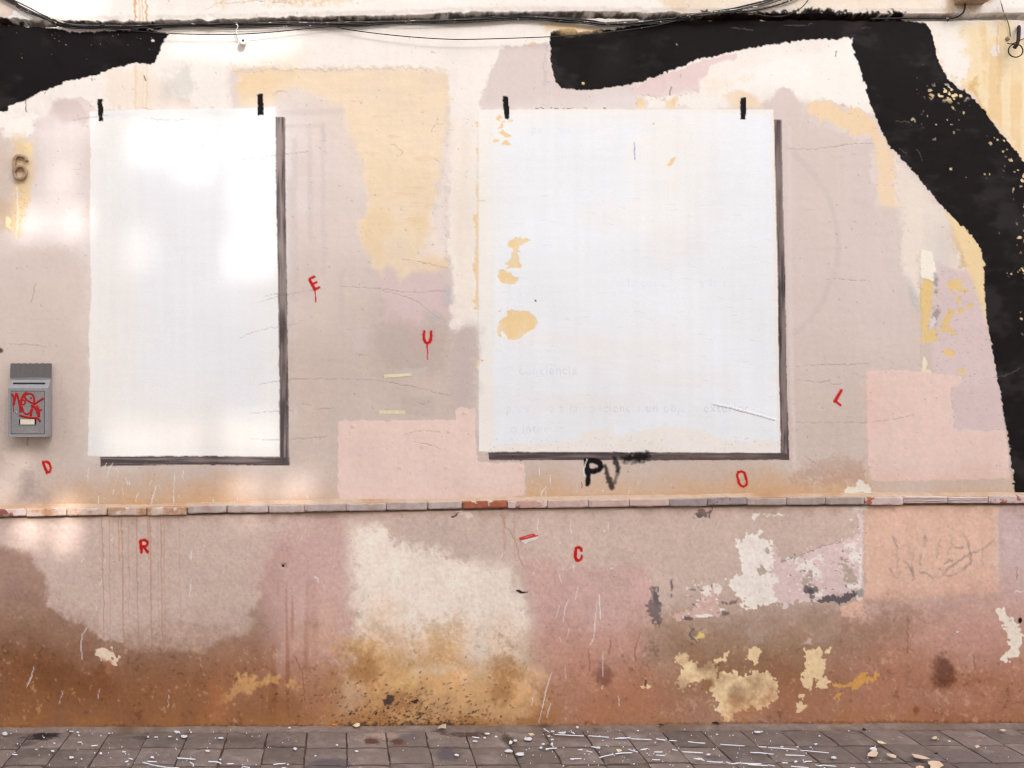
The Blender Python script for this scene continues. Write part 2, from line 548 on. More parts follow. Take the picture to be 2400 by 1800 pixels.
# ochre wash round the house number
put(poly([(28, 330), (58, 322), (78, 340), (80, 380), (66, 470), (62, 500), (45, 545), (28, 560), (26, 520), (30, 440), (25, 380)], soft=5, dry=10), (232, 204, 160), a=0.9)
put(poly([(55, 335), (78, 330), (82, 362), (70, 372), (62, 355)], soft=1.5, dry=3), (244, 218, 172))
put(poly([(-50, 320), (28, 330), (32, 400), (20, 500), (-50, 520)], soft=10, dry=6), (206, 186, 170), a=0.7)
put(poly([(0, 470), (30, 480), (34, 520), (22, 545), (-5, 540)], soft=8), (205, 170, 122), a=0.5)
put(poly([(11, 510), (25, 510), (27, 535), (14, 536)], soft=1), (246, 224, 178))
put(stroke([(41, 438), (41, 470), (43, 500), (37, 560)], [1.5, 3, 2, 2.5], 0.8), (240, 230, 224), a=0.8)
for q in range(26):
    put(blob(52 + random.gauss(0, 9), 470 + random.gauss(0, 28), 2, 1.2, 0.5, 0), (214, 170, 112), a=0.7)
# wash marks above panel 1
put(poly([(250, 165), (330, 160), (455, 240), (455, 258), (252, 260)], soft=8, dry=8), (240, 222, 206), a=0.65)
put(blob(428, 195, 26, 36, 0.6, 0.5), (214, 208, 200), a=0.55); put(blob(390, 205, 14, 36, 0.7, 0.5), (220, 212, 204), a=0.4)
for uu_, a_, w_ in ((318, .8, 5), (328, .4, 4), (344, .9, 4), (335, .6, 3)):
    put(stroke([(uu_, -44), (uu_ + 1, 20), (uu_ + 2, 54)], w_, 1.2, 1.0), (222, 164, 96), a=a_)
    put(stroke([(uu_, 152), (uu_ + 1, 200), (uu_ - 1, 258)], w_, 1.6, 1.0), (240, 208, 164), a=a_ * 0.8)
put(stroke([(335, 255), (350, 257), (362, 257)], 4, 2), (226, 188, 140), a=0.6)
# strip above the lip
put(poly([(-60, -60), (40, -60), (20, 2), (70, 30), (30, 52), (-60, 56)], soft=6), (226, 206, 190), a=0.8)
put(poly([(22, 46), (40, 28), (62, 34), (86, 54), (60, 56), (40, 52)], soft=1, rough=0.5), (250, 246, 242))
put(poly([(490, -60), (800, -60), (900, -20), (760, 16), (690, 8), (560, 4), (520, 18)], soft=10, dry=14), (232, 204, 168), a=0.85)
put(poly([(560, -60), (740, -60), (720, 0), (640, 6)], soft=14, dry=12), (206, 168, 122), a=0.45)
put(poly([(1480, -60), (1700, -60), (1690, 18), (1600, 40), (1560, 20)], soft=12, dry=10), (226, 202, 172), a=0.75)
put(poly([(1590, -60), (2100, -60), (2200, 10), (2200, 40), (1900, 26), (1780, 30), (1650, 36)], soft=12, dry=12), (236, 218, 196), a=0.8)
put(poly([(2190, -60), (2330, -60), (2310, 20), (2280, 36), (2215, 34)], soft=8, dry=10), (208, 164, 112), a=0.7)
put(poly([(2235, -60), (2320, -60), (2314, 12), (2240, 12)], soft=8, dry=6), (138, 98, 66), a=0.7)
put(poly([(2270, 10), (2300, 12), (2440, -60), (2440, 34), (2290, 34)], soft=4, dry=8), (244, 238, 232), a=0.8)

# ---- ochre fields
OCH = (242, 220, 190)
m = poly([(556, 166), (600, 162), (800, 164), (1040, 163), (1050, 172), (1049, 290), (1040, 344), (1026, 434), (1014, 517), (1030, 560), (1049, 600), (1047, 629),
          (1017, 638), (955, 647), (941, 665), (925, 640), (908, 629), (896, 650), (884, 640), (868, 600), (851, 579), (840, 517), (861, 499), (856, 391), (840, 358), (822, 307), (808, 253),
          (760, 230), (700, 206), (676, 213), (652, 225), (646, 250), (562, 250)], soft=3.5, rough=3, big=4, dry=4)
put(m, OCH, lab=20, h=-0.0003, var=0.015, vn=STRH, a=np.clip(0.86 + 0.10 * F2, 0.4, 1))
put(eat(m, sstep(VV, 300, 560)[m[0]] * 0.9), (232, 206, 168), a=0.8 * sstep(F2, -1.2, 1.2))
put(eat(poly([(560, 168), (690, 168), (640, 240), (565, 246)], soft=14, dry=10), 0.8), (240, 206, 158))
put(poly([(700, 206), (900, 190), (1000, 300), (960, 500), (900, 420), (830, 300)], soft=40, dry=20), (245, 224, 196), a=0.45)
dim(eat(poly([(800, 240), (1049, 230), (1040, 344), (1000, 520), (870, 560), (850, 400)], soft=20), sstep(STRH, 0.9, 1.9) * 0.5), (0.88, 0.8, 0.7))
put(stroke([(540, 158), (620, 156), (700, 160), (800, 157), (960, 156), (1050, 160)], 7, 2, 3), (240, 226, 212), h=0.0012, a=0.8)
put(stroke([(536, 164), (580, 170), (650, 163), (800, 164), (1000, 161)], 1.6, 1.0, 2), (196, 168, 142), a=0.55)
put(stroke([(537, 160), (534, 200), (538, 250)], 14, 4, 2), (240, 228, 222), a=0.7)
# pale streak right of ochre
put(poly([(1049, 330), (1062, 340), (1050, 480), (1042, 600), (1000, 600), (985, 596), (1012, 520), (1026, 434)], soft=5, dry=9), (238, 224, 216), a=0.85)
# ochre fringe along panel 2
for (v0, v1, w) in ((282, 300, 9), (345, 380, 5), (430, 520, 7), (500, 620, 12), (615, 720, 13), (700, 728, 16), (838, 862, 8), (412, 420, 4)):
    put(poly([(1121 - w, v0 + 4), (1122, v0), (1122, v1), (1121 - w * 0.7, v1 - 3), (1121 - w * 0.4, (v0 + v1) / 2)], soft=1.2, rough=2.5, big=1), (238, 202, 146), h=-0.0005)
# lilac grey round the third black mark, pink by the arch
put(poly([(1128, 258), (1140, 190), (1158, 150), (1172, 118), (1200, 104), (1280, 97), (1292, 150), (1302, 190), (1400, 212), (1470, 203), (1500, 218), (1500, 252), (1350, 258)], soft=2, rough=4, big=4, dry=5), (222, 207, 202), a=0.95)
put(poly([(1395, 215), (1500, 212), (1490, 250), (1400, 254)], soft=14), (230, 222, 222), a=0.6)
put(stroke([(1283, 100), (1276, 150), (1276, 200)], 7, 3, 2), (200, 190, 186), a=0.5)
put(blob(1245, 103, 14, 5, 0.5), (236, 206, 164), a=0.7); put(blob(1255, 140, 10, 5, 0.5), (234, 210, 180), a=0.5)
put(poly([(1478, 206), (1510, 190), (1600, 157), (1640, 144), (1730, 124), (1733, 138), (1662, 150), (1654, 178), (1640, 190), (1640, 213), (1600, 214), (1575, 223), (1530, 230), (1500, 216)], soft=1.6, rough=3, dry=3), (231, 208, 205))
put(stroke([(1500, 216), (1520, 222), (1545, 230), (1572, 236), (1590, 222), (1640, 214)], 2, 0.8, 2), (186, 150, 110), h=-0.0006, a=0.6)
put(poly([(1495, 232), (1510, 230), (1512, 250), (1496, 252)], soft=2, dry=3), (240, 206, 150)); put(poly([(1560, 235), (1590, 222), (1588, 245), (1578, 262), (1562, 252)], soft=2, dry=3), (236, 206, 160))
put(poly([(1640, 190), (1800, 150), (2000, 95), (2040, 240), (1985, 250), (1960, 236), (1890, 236), (1840, 215), (1815, 204), (1760, 218), (1700, 218), (1640, 235)], soft=8, dry=5), (249, 242, 236), a=0.8)
put(poly([(1695, 224), (1730, 212), (1760, 220), (1785, 250), (1770, 257), (1715, 253)], soft=2.5, dry=6), (240, 216, 190))
put(poly([(1640, 190), (1680, 185), (1770, 176), (1750, 190), (1700, 205), (1660, 225)], soft=5, dry=8), (244, 226, 206), a=0.6)
# right of panel 2
put(poly([(1812, 240), (1818, 215), (1836, 203), (1852, 214), (1876, 244), (1900, 284), (1936, 302), (1975, 306), (2000, 332), (2044, 320), (2052, 482), (2114, 486), (2112, 600), (2120, 660), (2140, 720), (2157, 800), (2160, 868), (2027, 869), (2036, 1150), (1812, 1150)],
         soft=2, rough=3, big=4, dry=4), (220, 204, 197), a=np.clip(1 - sstep(VV, 640, 1000) * 0.75, 0, 1))
put(poly([(1845, 300), (1880, 290), (1990, 420), (2000, 700), (1960, 900), (1860, 960)], soft=60), (216, 199, 190), a=0.35)
put(poly([(1886, 256), (1905, 236), (1946, 238), (1964, 250), (1985, 267), (1990, 246), (2022, 267), (2054, 288), (2066, 322), (2048, 334), (2046, 314), (2000, 318), (1972, 302), (1940, 286), (1916, 300), (1914, 280)], soft=1.6, rough=3, dry=4), (239, 212, 178))
put(poly([(2047, 334), (2070, 318), (2102, 372), (2096, 440), (2114, 480), (2060, 482), (2054, 400)], soft=3, dry=6), (239, 214, 184))
put(poly([(2098, 368), (2170, 440), (2273, 556), (2300, 596), (2300, 640), (2252, 648), (2192, 610), (2150, 600), (2156, 690), (2150, 720), (2118, 640), (2112, 486), (2100, 440)], soft=4, dry=8), (238, 224, 212), a=0.9)
put(poly([(2180, 500), (2240, 540), (2230, 610), (2195, 640), (2180, 590)], soft=14), (220, 210, 204), a=0.7)
put(poly([(2236, 540), (2262, 545), (2303, 590), (2304, 622), (2262, 618), (2246, 590)], soft=8, dry=8), (222, 178, 118), a=0.9)
put(poly([(2250, 588), (2302, 590), (2306, 626), (2246, 628)], soft=5, dry=6), (206, 170, 132), a=0.7)
put(poly([(2198, 640), (2206, 622), (2250, 634), (2304, 624), (2316, 760), (2342, 900), (2358, 1012), (2233, 1009), (2229, 907), (2251, 882), (2190, 872), (2182, 806), (2198, 780), (2192, 700)], soft=2.5, rough=3, dry=4), (221, 200, 198))
put(poly([(2153, 606), (2160, 586), (2184, 590), (2193, 640), (2190, 662), (2158, 652)], soft=1.2, rough=2), (245, 237, 222), h=0.0008)
YEL = (231, 200, 142)
put(poly([(2157, 650), (2190, 660), (2187, 700), (2180, 735), (2174, 764), (2176, 776), (2194, 772), (2197, 802), (2160, 800), (2156, 720)], soft=1.2, rough=2, dry=3), YEL, h=-0.0008)
put(poly([(2203, 772), (2214, 742), (2224, 724), (2235, 730), (2228, 752), (2222, 766), (2242, 776), (2246, 790), (2215, 782)], soft=1.2, rough=2, dry=2, rag=1.6), YEL, h=-0.0006)
for (cu, cv, ru, rv) in ((2241, 672, 11, 14), (2246, 702, 5, 8), (2252, 728, 6, 4), (2225, 827, 13, 7), (2274, 716, 8, 5), (2258, 871, 9, 5), (2262, 682, 8, 4), (2176, 880, 6, 10), (2166, 850, 5, 14)):
    put(blob(cu, cv, ru, rv, 0.25, 0.7), YEL if cu > 2180 else (240, 226, 196), h=-0.0005)
put(poly([(2190, 640), (2200, 652), (2196, 700), (2202, 730), (2192, 760), (2184, 745), (2190, 700)], soft=2, dry=5), (150, 140, 142), a=0.75)
put(poly([(2176, 745), (2190, 740), (2198, 752), (2180, 774)], soft=1), (226, 214, 212))
put(poly([(2126, 650), (2155, 700), (2155, 725), (2136, 716)], soft=8), (186, 188, 192), a=0.6)
for q in range(260):
    a0, b0 = random.uniform(2190, 2320), random.uniform(630, 1000)
    put(stroke([(a0, b0), (a0 + random.uniform(2, 6), b0 + random.uniform(-2, 3))], random.uniform(1, 1.9), 0.8), (172, 150, 150), a=random.uniform(.2, .6))
put(stroke([(2157, 590), (2157, 700), (2158, 800), (2157, 950)], 1.6, 0.8), (188, 170, 160), a=0.5, h=-0.0006)
# right corner: ochre limewash with rain streaks
put(poly([(2186, 60), (2460, 46), (2460, 480), (2400, 390), (2331, 297), (2269, 221), (2211, 170), (2192, 120)], soft=6, dry=6), (243, 222, 184), a=0.95)
put(poly([(2184, 52), (2250, 52), (2262, 110), (2280, 160), (2250, 200), (2211, 172), (2193, 127)], soft=5, dry=8), (246, 238, 230))
m = poly([(2290, 46), (2460, 46), (2460, 470), (2400, 385), (2331, 297), (2280, 225), (2300, 150)], soft=10, dry=12)
put(eat(m, sstep(STRV + 0.5 * F2, -0.2, 1.8)[m[0]]), (226, 184, 124), a=0.5)
put(poly([(2330, 46), (2352, 46), (2350, 160), (2340, 220), (2332, 120)], soft=6, dry=5), (220, 176, 116), a=0.4)
put(blob(2333, 119, 9, 13, 0.2, 0.4), (238, 226, 216)); put(poly([(2312, 60), (2336, 58), (2338, 88), (2320, 90)], soft=3, dry=4), (240, 228, 212), a=0.8)
put(poly([(2255, 205), (2290, 180), (2300, 240), (2320, 275), (2300, 262), (2275, 222)], soft=6, dry=5), (222, 180, 112), a=0.8)
put(poly([(2377, 58), (2396, 52), (2420, 60), (2410, 88), (2378, 92)], soft=2, dry=3), (232, 224, 222))

# ---- white panels
P1 = poly([(210, 262), (330, 257), (540, 256), (645, 251), (647, 280), (650, 600), (653, 850), (655, 1071), (420, 1070), (236, 1070), (206, 1069), (208, 1000), (211, 870), (207, 790), (213, 690), (210, 560), (212, 400)], soft=1.2, rough=1.0, big=0.7)
put(P1, (243, 240, 236), lab=3, h=0.0003)
put(eat(poly([(330, 300), (640, 280), (640, 700), (632, 880), (612, 960), (560, 968), (430, 950), (330, 948), (300, 880), (310, 560), (290, 420)], soft=44, dry=14), P1[1].max()), (240, 240, 244), a=0.85)
put(poly([(222, 560), (300, 620), (305, 940), (400, 960), (480, 955), (560, 985), (640, 980), (645, 1064), (214, 1064)], soft=30, dry=12), (243, 235, 228), a=0.55)
put(poly([(212, 264), (520, 262), (640, 258), (600, 272), (220, 276)], soft=4), (230, 230, 230), a=0.5)
P2 = poly([(1121, 257), (1350, 256), (1600, 256), (1812, 257), (1814, 330), (1818, 480), (1822, 600), (1826, 860), (1829, 1061), (1600, 1060), (1300, 1059), (1122, 1058)], soft=1.1, rough=0.5, big=0.3)
put(P2, (244, 238, 232), lab=4, h=0.0003)
m2 = poly([(1152, 300), (1200, 270), (1500, 262), (1806, 268), (1812, 600), (1820, 1034), (1692, 1033), (1656, 1010), (1600, 1005), (1556, 998), (1487, 1012), (1442, 1024), (1433, 1003), (1364, 1012), (1357, 1031), (1250, 1040), (1156, 1042), (1154, 700)], soft=1.6, rough=2.5, big=2)
put(m2, (241, 242, 246), h=0.0002, var=0.004)
put(eat(poly([(1520, 250), (1660, 250), (1650, 470), (1560, 540), (1480, 360)], soft=40, dry=20), 0.8), (246, 242, 236))
put(poly([(1126, 262), (1500, 262), (1480, 282), (1180, 300), (1160, 700), (1126, 1000)], soft=14), (243, 240, 234), a=0.7)
for q in range(7):
    cu, cv = random.uniform(1250, 1700), random.uniform(480, 960)
    put(blob(cu, cv, random.uniform(50, 120), random.uniform(18, 50), 0.8, 0.3), (241, 236, 232), a=0.45)
H[m2[0]] += m2[1] * (0.00010 * F1[m2[0]] * sstep(F3[m2[0]] + .6 * sstep(VV[m2[0]], 700, 950), 0.2, 1.6) + 0.00004 * STRH[m2[0]])
H[P1[0]] += P1[1] * 0.00002 * STRH[P1[0]]
# peeled flakes on panel 2
FL = (243, 212, 162)
Z = lambda pts, u0, v0, s: [(u0 + x / s, v0 + y / s) for x, y in pts]
for pts in ([(235, 155), (270, 100), (300, 120), (330, 150), (285, 160), (290, 190), (350, 185), (340, 205), (270, 190)], [(380, 180), (465, 168), (445, 190), (400, 200)],
            [(300, 210), (330, 210), (325, 260), (310, 285), (250, 290), (290, 250)], [(270, 355), (315, 290), (360, 340), (445, 382), (400, 398), (350, 398), (300, 360)],
            [(190, 450), (215, 418), (275, 425), (262, 455), (215, 470)], [(290, 495), (350, 435), (375, 440), (435, 505), (370, 500)]):
    put(poly(Z(pts, 1120, 250, 5.53), soft=0.9, rough=0.8, big=0.3), FL, h=-0.0007, var=0.03)
for pts in ([(385, 160), (390, 95), (470, 38), (545, 35), (560, 60), (640, 45), (710, 80), (620, 100), (580, 130), (530, 140), (520, 200), (550, 220), (505, 240), (520, 295), (535, 360), (565, 400), (560, 430), (440, 440), (345, 450), (400, 410), (345, 385), (430, 320), (440, 290), (430, 240), (465, 220), (440, 180)],
            [(245, 545), (270, 465), (340, 452), (370, 490), (430, 495), (450, 540), (520, 560), (500, 610), (480, 645), (405, 655), (310, 630)],
            [(375, 990), (450, 972), (560, 992), (640, 985), (720, 1050), (750, 1085), (770, 1140), (740, 1210), (640, 1270), (560, 1335), (480, 1370), (380, 1360), (370, 1310), (320, 1255), (290, 1265), (300, 1330), (260, 1310), (245, 1225), (280, 1120), (320, 1080), (375, 1055)],
            [(248, 998), (300, 975), (295, 1005)]):
    mm = poly(Z(pts, 1120, 550, 5.53), soft=0.9, rough=1.2, big=0.6)
    put(mm, FL, h=-0.0009)
    put(eat(mm, sstep(F1, 0.0, 0.7)[mm[0]]), (240, 220, 186), a=0.8)
put(poly([(1564, 388), (1572, 372), (1585, 366), (1578, 382), (1570, 390), (1556, 390)], soft=1, rough=2), FL, h=-0.0006); put(blob(1533, 289, 3, 2, 0.4), (222, 190, 150))
put(stroke([(1121, 470), (1138, 471)], 3, 1, 1), (238, 212, 170)); put(blob(1130, 845, 3.5, 1.5, .3), (226, 180, 110))
put(stroke([(1487, 332), (1488, 352), (1488.5, 374)], [1.5, 2.4, 1.6], 0.9), (60, 90, 170), a=0.85)
put(blob(1255, 705, 1.8, 2.8, 0.3, 0), (60, 64, 92))
for a_ in (1255, 1266, 1290, 1300, 1318, 1328, 1336, 1370, 1415):
    put(stroke([(a_, 253.6), (a_ + random.uniform(3, 9), 253.6)], 1.8, 0.7), (70, 58, 58), a=0.8)
for q in range(130):
    a0, b0 = random.uniform(1125, 1825), random.uniform(1025, 1055)
    put(blob(a0, b0, random.uniform(.8, 1.8), random.uniform(.8, 1.4), 0.5, 0), (200, 168, 140), a=random.uniform(.2, .7))

# ---- painted shadows of the panels
SHD = (92, 80, 80)
stv = sstep(noise(5, 120, 3, 41) + 0.5 * noise(16, 60, 2, 42), -1.6, 1.5)
sth = sstep(noise(120, 5, 3, 43) + 0.4 * noise(50, 12, 2, 44), -2.0, 0.9)
m = poly([(646, 275), (668, 275), (670, 500), (674, 760), (677, 1000), (678, 1091), (656, 1091), (655, 900), (652, 640), (648, 480)], soft=1.1, rough=0.6, big=0.3)
put(m, (152, 138, 134), lab=5); put(m, (86, 75, 75), a=stv)
m = poly([(235, 1070), (480, 1069), (656, 1071), (678, 1073), (678, 1091), (440, 1089), (236, 1092)], soft=1.1, rough=0.6, big=0.3)
put(m, (140, 124, 120), lab=5); put(m, (84, 74, 74), a=sth)
m = poly([(1814, 281), (1831, 281), (1835, 480), (1840, 640), (1843, 840), (1849, 1078), (1830, 1078), (1829, 1000), (1825, 800), (1823, 640), (1818, 440)], soft=1.1, rough=0.6, big=0.3)
put(m, (138, 122, 119), lab=6); put(m, (74, 63, 66), a=stv)
m = poly([(1144, 1060), (1400, 1060), (1830, 1062), (1849, 1064), (1849, 1078), (1500, 1079), (1300, 1078), (1147, 1079)], soft=1.1, rough=0.6, big=0.3)
put(m, (124, 108, 104), lab=6); put(m, (82, 71, 71), a=sth)
# ghost frames by the first shadow and a ghost arc by the second
for (u0, v0, v1) in ((690, 330, 700), (725, 300, 560), (757, 290, 640), (680, 420, 1080), (800, 640, 900)):
    put(stroke([(u0, v0), (u0 + 1, (v0 + v1) / 2), (u0 + 2, v1)], 12, 4, 1.5), (196, 180, 178), a=0.22)
put(stroke([(660, 265), (760, 262), (800, 262)], 14, 4), (206, 192, 190), a=0.3); put(stroke([(672, 296), (755, 296), (760, 330)], 8, 4), (200, 188, 186), a=0.3)
put(stroke([(1846, 345), (1900, 400), (1944, 470), (1964, 560), (1960, 620), (1930, 700), (1895, 752), (1858, 785)], 13, 4, 1, True), (192, 182, 182), a=0.26)
put(stroke([(1850, 300), (1852, 700), (1862, 1100)], 10, 3, 1), (226, 212, 206), a=0.5)
# pink and mauve under the ochre
put(poly([(893, 650), (910, 630), (942, 666), (960, 648), (1045, 632), (1049, 700), (1055, 740), (1020, 750), (1000, 740), (980, 770), (900, 750)], soft=10, dry=7), (219, 195, 193), a=0.85)
put(poly([(893, 700), (900, 740), (985, 765), (1000, 738), (1040, 750), (1052, 800), (1040, 860), (1010, 876), (900, 870), (895, 860), (870, 800), (880, 750)], soft=12, dry=8), (196, 177, 169), a=0.8)
put(poly([(1062, 778), (1090, 762), (1120, 772), (1118, 900), (1100, 960), (1060, 960), (1050, 860)], soft=8, dry=8), (202, 186, 180), a=0.8)
put(poly([(800, 700), (860, 750), (870, 830), (890, 870), (890, 980), (800, 980)], soft=20), (208, 192, 184), a=0.6)
put(poly([(830, 762), (858, 764), (860, 826), (832, 826)], soft=2), (213, 197, 190), a=0.7)
put(poly([(924, 870), (1000, 862), (1005, 878), (926, 884)], soft=2), (206, 192, 186), a=0.7)
put(poly([(938, 930), (1020, 930), (1018, 975), (940, 970)], soft=2), (196, 180, 172), a=0.6)
for cu, cv in ((1050, 680), (1052, 700), (1022, 745)): put(blob(cu, cv, 12, 14, 0.6), (190, 188, 192), a=0.5)

# ---- peach patches
PCH = (237, 209, 199)
put(poly([(792, 986), (900, 987), (1068, 984), (1067, 962), (1080, 953), (1098, 958), (1115, 957), (1113, 1000), (1118, 1084), (1230, 1085), (1230, 1160), (1188, 1168), (792, 1174)], soft=1.3, rough=1.2, big=1.2), PCH, lab=21, h=0.0008, var=0.01)
put(poly([(2027, 870), (2103, 866), (2251, 882), (2252, 897), (2229, 909), (2233, 1007), (2356, 1009), (2365, 1122), (2063, 1129), (2036, 1130)], soft=1.4, rough=1.5, big=1.5, dry=1.5), (236, 207, 197), lab=22, h=0.0006, var=0.012)
put(poly([(2028, 900), (2062, 900), (2060, 1000), (2034, 1020)], soft=10), (236, 200, 184), a=0.6)
put(poly([(2236, 905), (2352, 905), (2356, 1003), (2236, 1004)], soft=3), (219, 196, 192), a=0.6)
for (a0, b0) in ((1052, 1012), (990, 1047), (937, 1096), (1046, 1096), (827, 1000), (1090, 968), (1222, 1098)):
    put(poly([(a0 - 5, b0 - 4), (a0 + 5, b0 - 4), (a0 + 5, b0 + 3), (a0 - 5, b0 + 4)], soft=1, rough=1, big=.3), (222, 186, 172), a=0.35, h=0.0014)

# ---- plinth
BR = (146, 102, 72)
m = poly([(-60, 1272), (60, 1286), (84, 1305), (86, 1325), (108, 1352), (116, 1380), (115, 1418), (142, 1432), (152, 1446), (200, 1462), (232, 1494), (290, 1502), (300, 1524), (480, 1524), (520, 1500), (560, 1492), (588, 1482), (594, 1450), (582, 1440), (592, 1425), (608, 1395), (606, 1375),
          (640, 1300), (668, 1270), (690, 1290), (668, 1370), (680, 1480), (640, 1560), (700, 1640), (560, 1740), (-60, 1740)], soft=2.6, rough=3, big=3, dry=5)
put(m, (166, 134, 118), a=0.92, var=0.05, vn=F4)
put(poly([(-60, 1480), (80, 1470), (220, 1540), (300, 1530), (560, 1530), (640, 1560), (640, 1620), (540, 1680), (540, 1740), (-60, 1740)], soft=46, dry=12, big=8), BR, a=0.92, var=0.07, vn=F4)
put(poly([(20, 1520), (180, 1540), (300, 1610), (300, 1665), (160, 1650), (90, 1660), (30, 1640)], soft=50, dry=12), (118, 78, 50), a=0.75)
put(poly([(330, 1600), (460, 1560), (560, 1600), (480, 1700), (300, 1690)], soft=46, dry=10), (150, 110, 82), a=0.7)
put(poly([(120, 1660), (260, 1640), (330, 1700), (100, 1715)], soft=16, dry=16), (138, 104, 84), a=0.8)
put(poly([(630, 1280), (660, 1235), (720, 1225), (800, 1214), (826, 1222), (826, 1450), (800, 1520), (800, 1600), (700, 1600), (650, 1560), (640, 1470), (622, 1400), (600, 1370), (614, 1330)], soft=14, dry=14, big=6), (207, 170, 163), a=0.85, var=0.03)
put(poly([(560, 1580), (700, 1540), (830, 1560), (830, 1740), (540, 1740)], soft=40, dry=12), (178, 128, 100), a=0.85, var=0.05, vn=F4)
put(poly([(545, 1650), (640, 1625), (700, 1640), (720, 1720), (545, 1720)], soft=14, dry=14), (150, 110, 84), a=0.7)
sm = eat(poly([(640, 1380), (720, 1380), (730, 1720), (630, 1720)], soft=16), sstep(STRV, 0.3, 1.4)[poly([(640, 1380), (720, 1380), (730, 1720), (630, 1720)], soft=16)[0]])
dim(sm, (0.8, 0.66, 0.58))
for pts in ([(545, 1606), (560, 1582), (600, 1588), (656, 1584), (652, 1600), (600, 1616), (560, 1638), (505, 1652), (520, 1630)], [(675, 1605), (690, 1590), (702, 1610), (685, 1618)], [(490, 1685), (500, 1672), (522, 1678), (512, 1694)]):
    put(poly(pts, soft=2.5, rough=3, dry=8, rag=4), (226, 182, 126), a=0.85)
put(poly([(490, 1600), (520, 1590), (540, 1640), (540, 1700), (470, 1700), (480, 1660)], soft=8, dry=10), (190, 128, 92), a=0.7)
put(poly([(826, 1226), (852, 1222), (908, 1236), (925, 1266), (1052, 1282), (1062, 1306), (1196, 1322), (1206, 1345), (1222, 1372), (1232, 1420), (1250, 1438), (1240, 1500), (1236, 1556), (1280, 1584), (1290, 1650), (1230, 1680), (800, 1680), (806, 1540), (826, 1480)], soft=9, rough=4, big=5, dry=14), (242, 226, 213), var=0.02)
put(poly([(940, 1230), (1150, 1240), (1190, 1320), (1050, 1300), (960, 1280)], soft=24, dry=14), (200, 178, 168), a=0.6)
m = poly([(800, 1490), (880, 1470), (960, 1500), (1060, 1490), (1120, 1540), (1180, 1520), (1260, 1560), (1330, 1570), (1340, 1640), (1330, 1740), (790, 1740)], soft=46, dry=16, big=8)
put(m, (212, 166, 112), a=0.92, var=0.09, vn=F4)
put(poly([(1010, 1480), (1070, 1470), (1060, 1540), (980, 1545)], soft=24, dry=16), (206, 164, 112), a=0.6)
put(blob(1115, 1520, 26, 18, 0.7, .6), (232, 218, 204), a=0.7); put(blob(1020, 1570, 44, 16, 0.7, .6), (230, 204, 172), a=0.7); put(blob(945, 1600, 26, 18, 0.7, .6), (232, 194, 136), a=0.7)
for (cu, cv, ru, rv) in ((940, 1640, 40, 24), (1180, 1580, 22, 60), (840, 1560, 40, 30), (880, 1690, 60, 16), (1090, 1690, 60, 14), (1290, 1640, 34, 50), (1230, 1690, 60, 12)):
    put(blob(cu, cv, ru, rv, 0.75, .6), (158, 104, 56), a=0.5)
put(poly([(1222, 1280), (1262, 1310), (1380, 1330), (1500, 1332), (1518, 1338), (1522, 1600), (1640, 1740), (1330, 1740), (1300, 1620), (1256, 1540), (1244, 1420), (1226, 1350)], soft=12, rough=3, dry=12), (208, 167, 158), a=0.85, var=0.03)
put(poly([(1380, 1300), (1500, 1330), (1480, 1420), (1400, 1450), (1360, 1380)], soft=30, dry=14), (196, 168, 160), a=0.5)
put(poly([(1320, 1520), (1520, 1510), (1600, 1560), (1640, 1740), (1300, 1740)], soft=50, dry=12), (188, 134, 106), a=0.85, var=0.05, vn=F4)
put(poly([(1487, 1370), (1510, 1330), (1517, 1334), (1520, 1460), (1490, 1470)], soft=10), (216, 176, 168), a=0.7)
put(poly([(1519, 1440), (1640, 1440), (1800, 1420), (2000, 1420), (2020, 1520), (1960, 1600), (1820, 1640), (1640, 1560), (1520, 1560)], soft=28, dry=8), (168, 140, 120), a=0.9, var=0.05, vn=F4)
put(poly([(1600, 1500), (1840, 1510), (1960, 1540), (1960, 1640), (1840, 1680), (1600, 1640)], soft=34, dry=10), (150, 113, 86), a=0.85)
# white, pink and grey flaking
WH = (240, 229, 220)
m = poly([(1724, 1270), (1735, 1262), (1782, 1246), (1776, 1258), (1792, 1262), (1809, 1270), (1811, 1305), (1806, 1330), (1800, 1345), (1816, 1395), (1821, 1415), (1790, 1418), (1755, 1428), (1730, 1422), (1741, 1400), (1710, 1375), (1700, 1360), (1720, 1348), (1736, 1340), (1735, 1310), (1726, 1290)], soft=1, rough=2.5, big=2, rag=2.2)
put(poly([(1810, 1275), (1822, 1300), (1835, 1313), (1860, 1308), (1895, 1295), (1920, 1280), (1960, 1268), (1975, 1262), (2005, 1262), (2012, 1200), (2020, 1200), (2020, 1380), (1990, 1386), (1935, 1405), (1925, 1412), (1900, 1405), (1850, 1412), (1825, 1415), (1804, 1400), (1800, 1340)], soft=1, rough=2, big=2, rag=1.8), (223, 198, 195), h=-0.0008)
put(m, WH, lab=23, h=-0.0004)
for (cu, cv, ru, rv, c) in ((1880, 1322, 24, 16, WH), (1905, 1340, 12, 14, WH), (1988, 1278, 18, 12, WH), (2012, 1330, 5, 50, WH), (1812, 1360, 8, 12, WH), (1978, 1326, 16, 32, (190, 170, 158)), (1890, 1364, 11, 18, (190, 170, 158)), (1993, 1358, 12, 16, (190, 170, 158)), (1996, 1300, 16, 20, WH), (1862, 1316, 14, 8, WH), (1920, 1392, 10, 5, WH), (1990, 1372, 14, 5, WH),
                            (1782, 1335, 7, 10, (192, 174, 162)), (1795, 1290, 4, 6, (192, 174, 162)), (1838, 1420, 6, 6, (226, 210, 212))):
    put(blob(cu, cv, ru, rv, 0.15, 0.9), c)
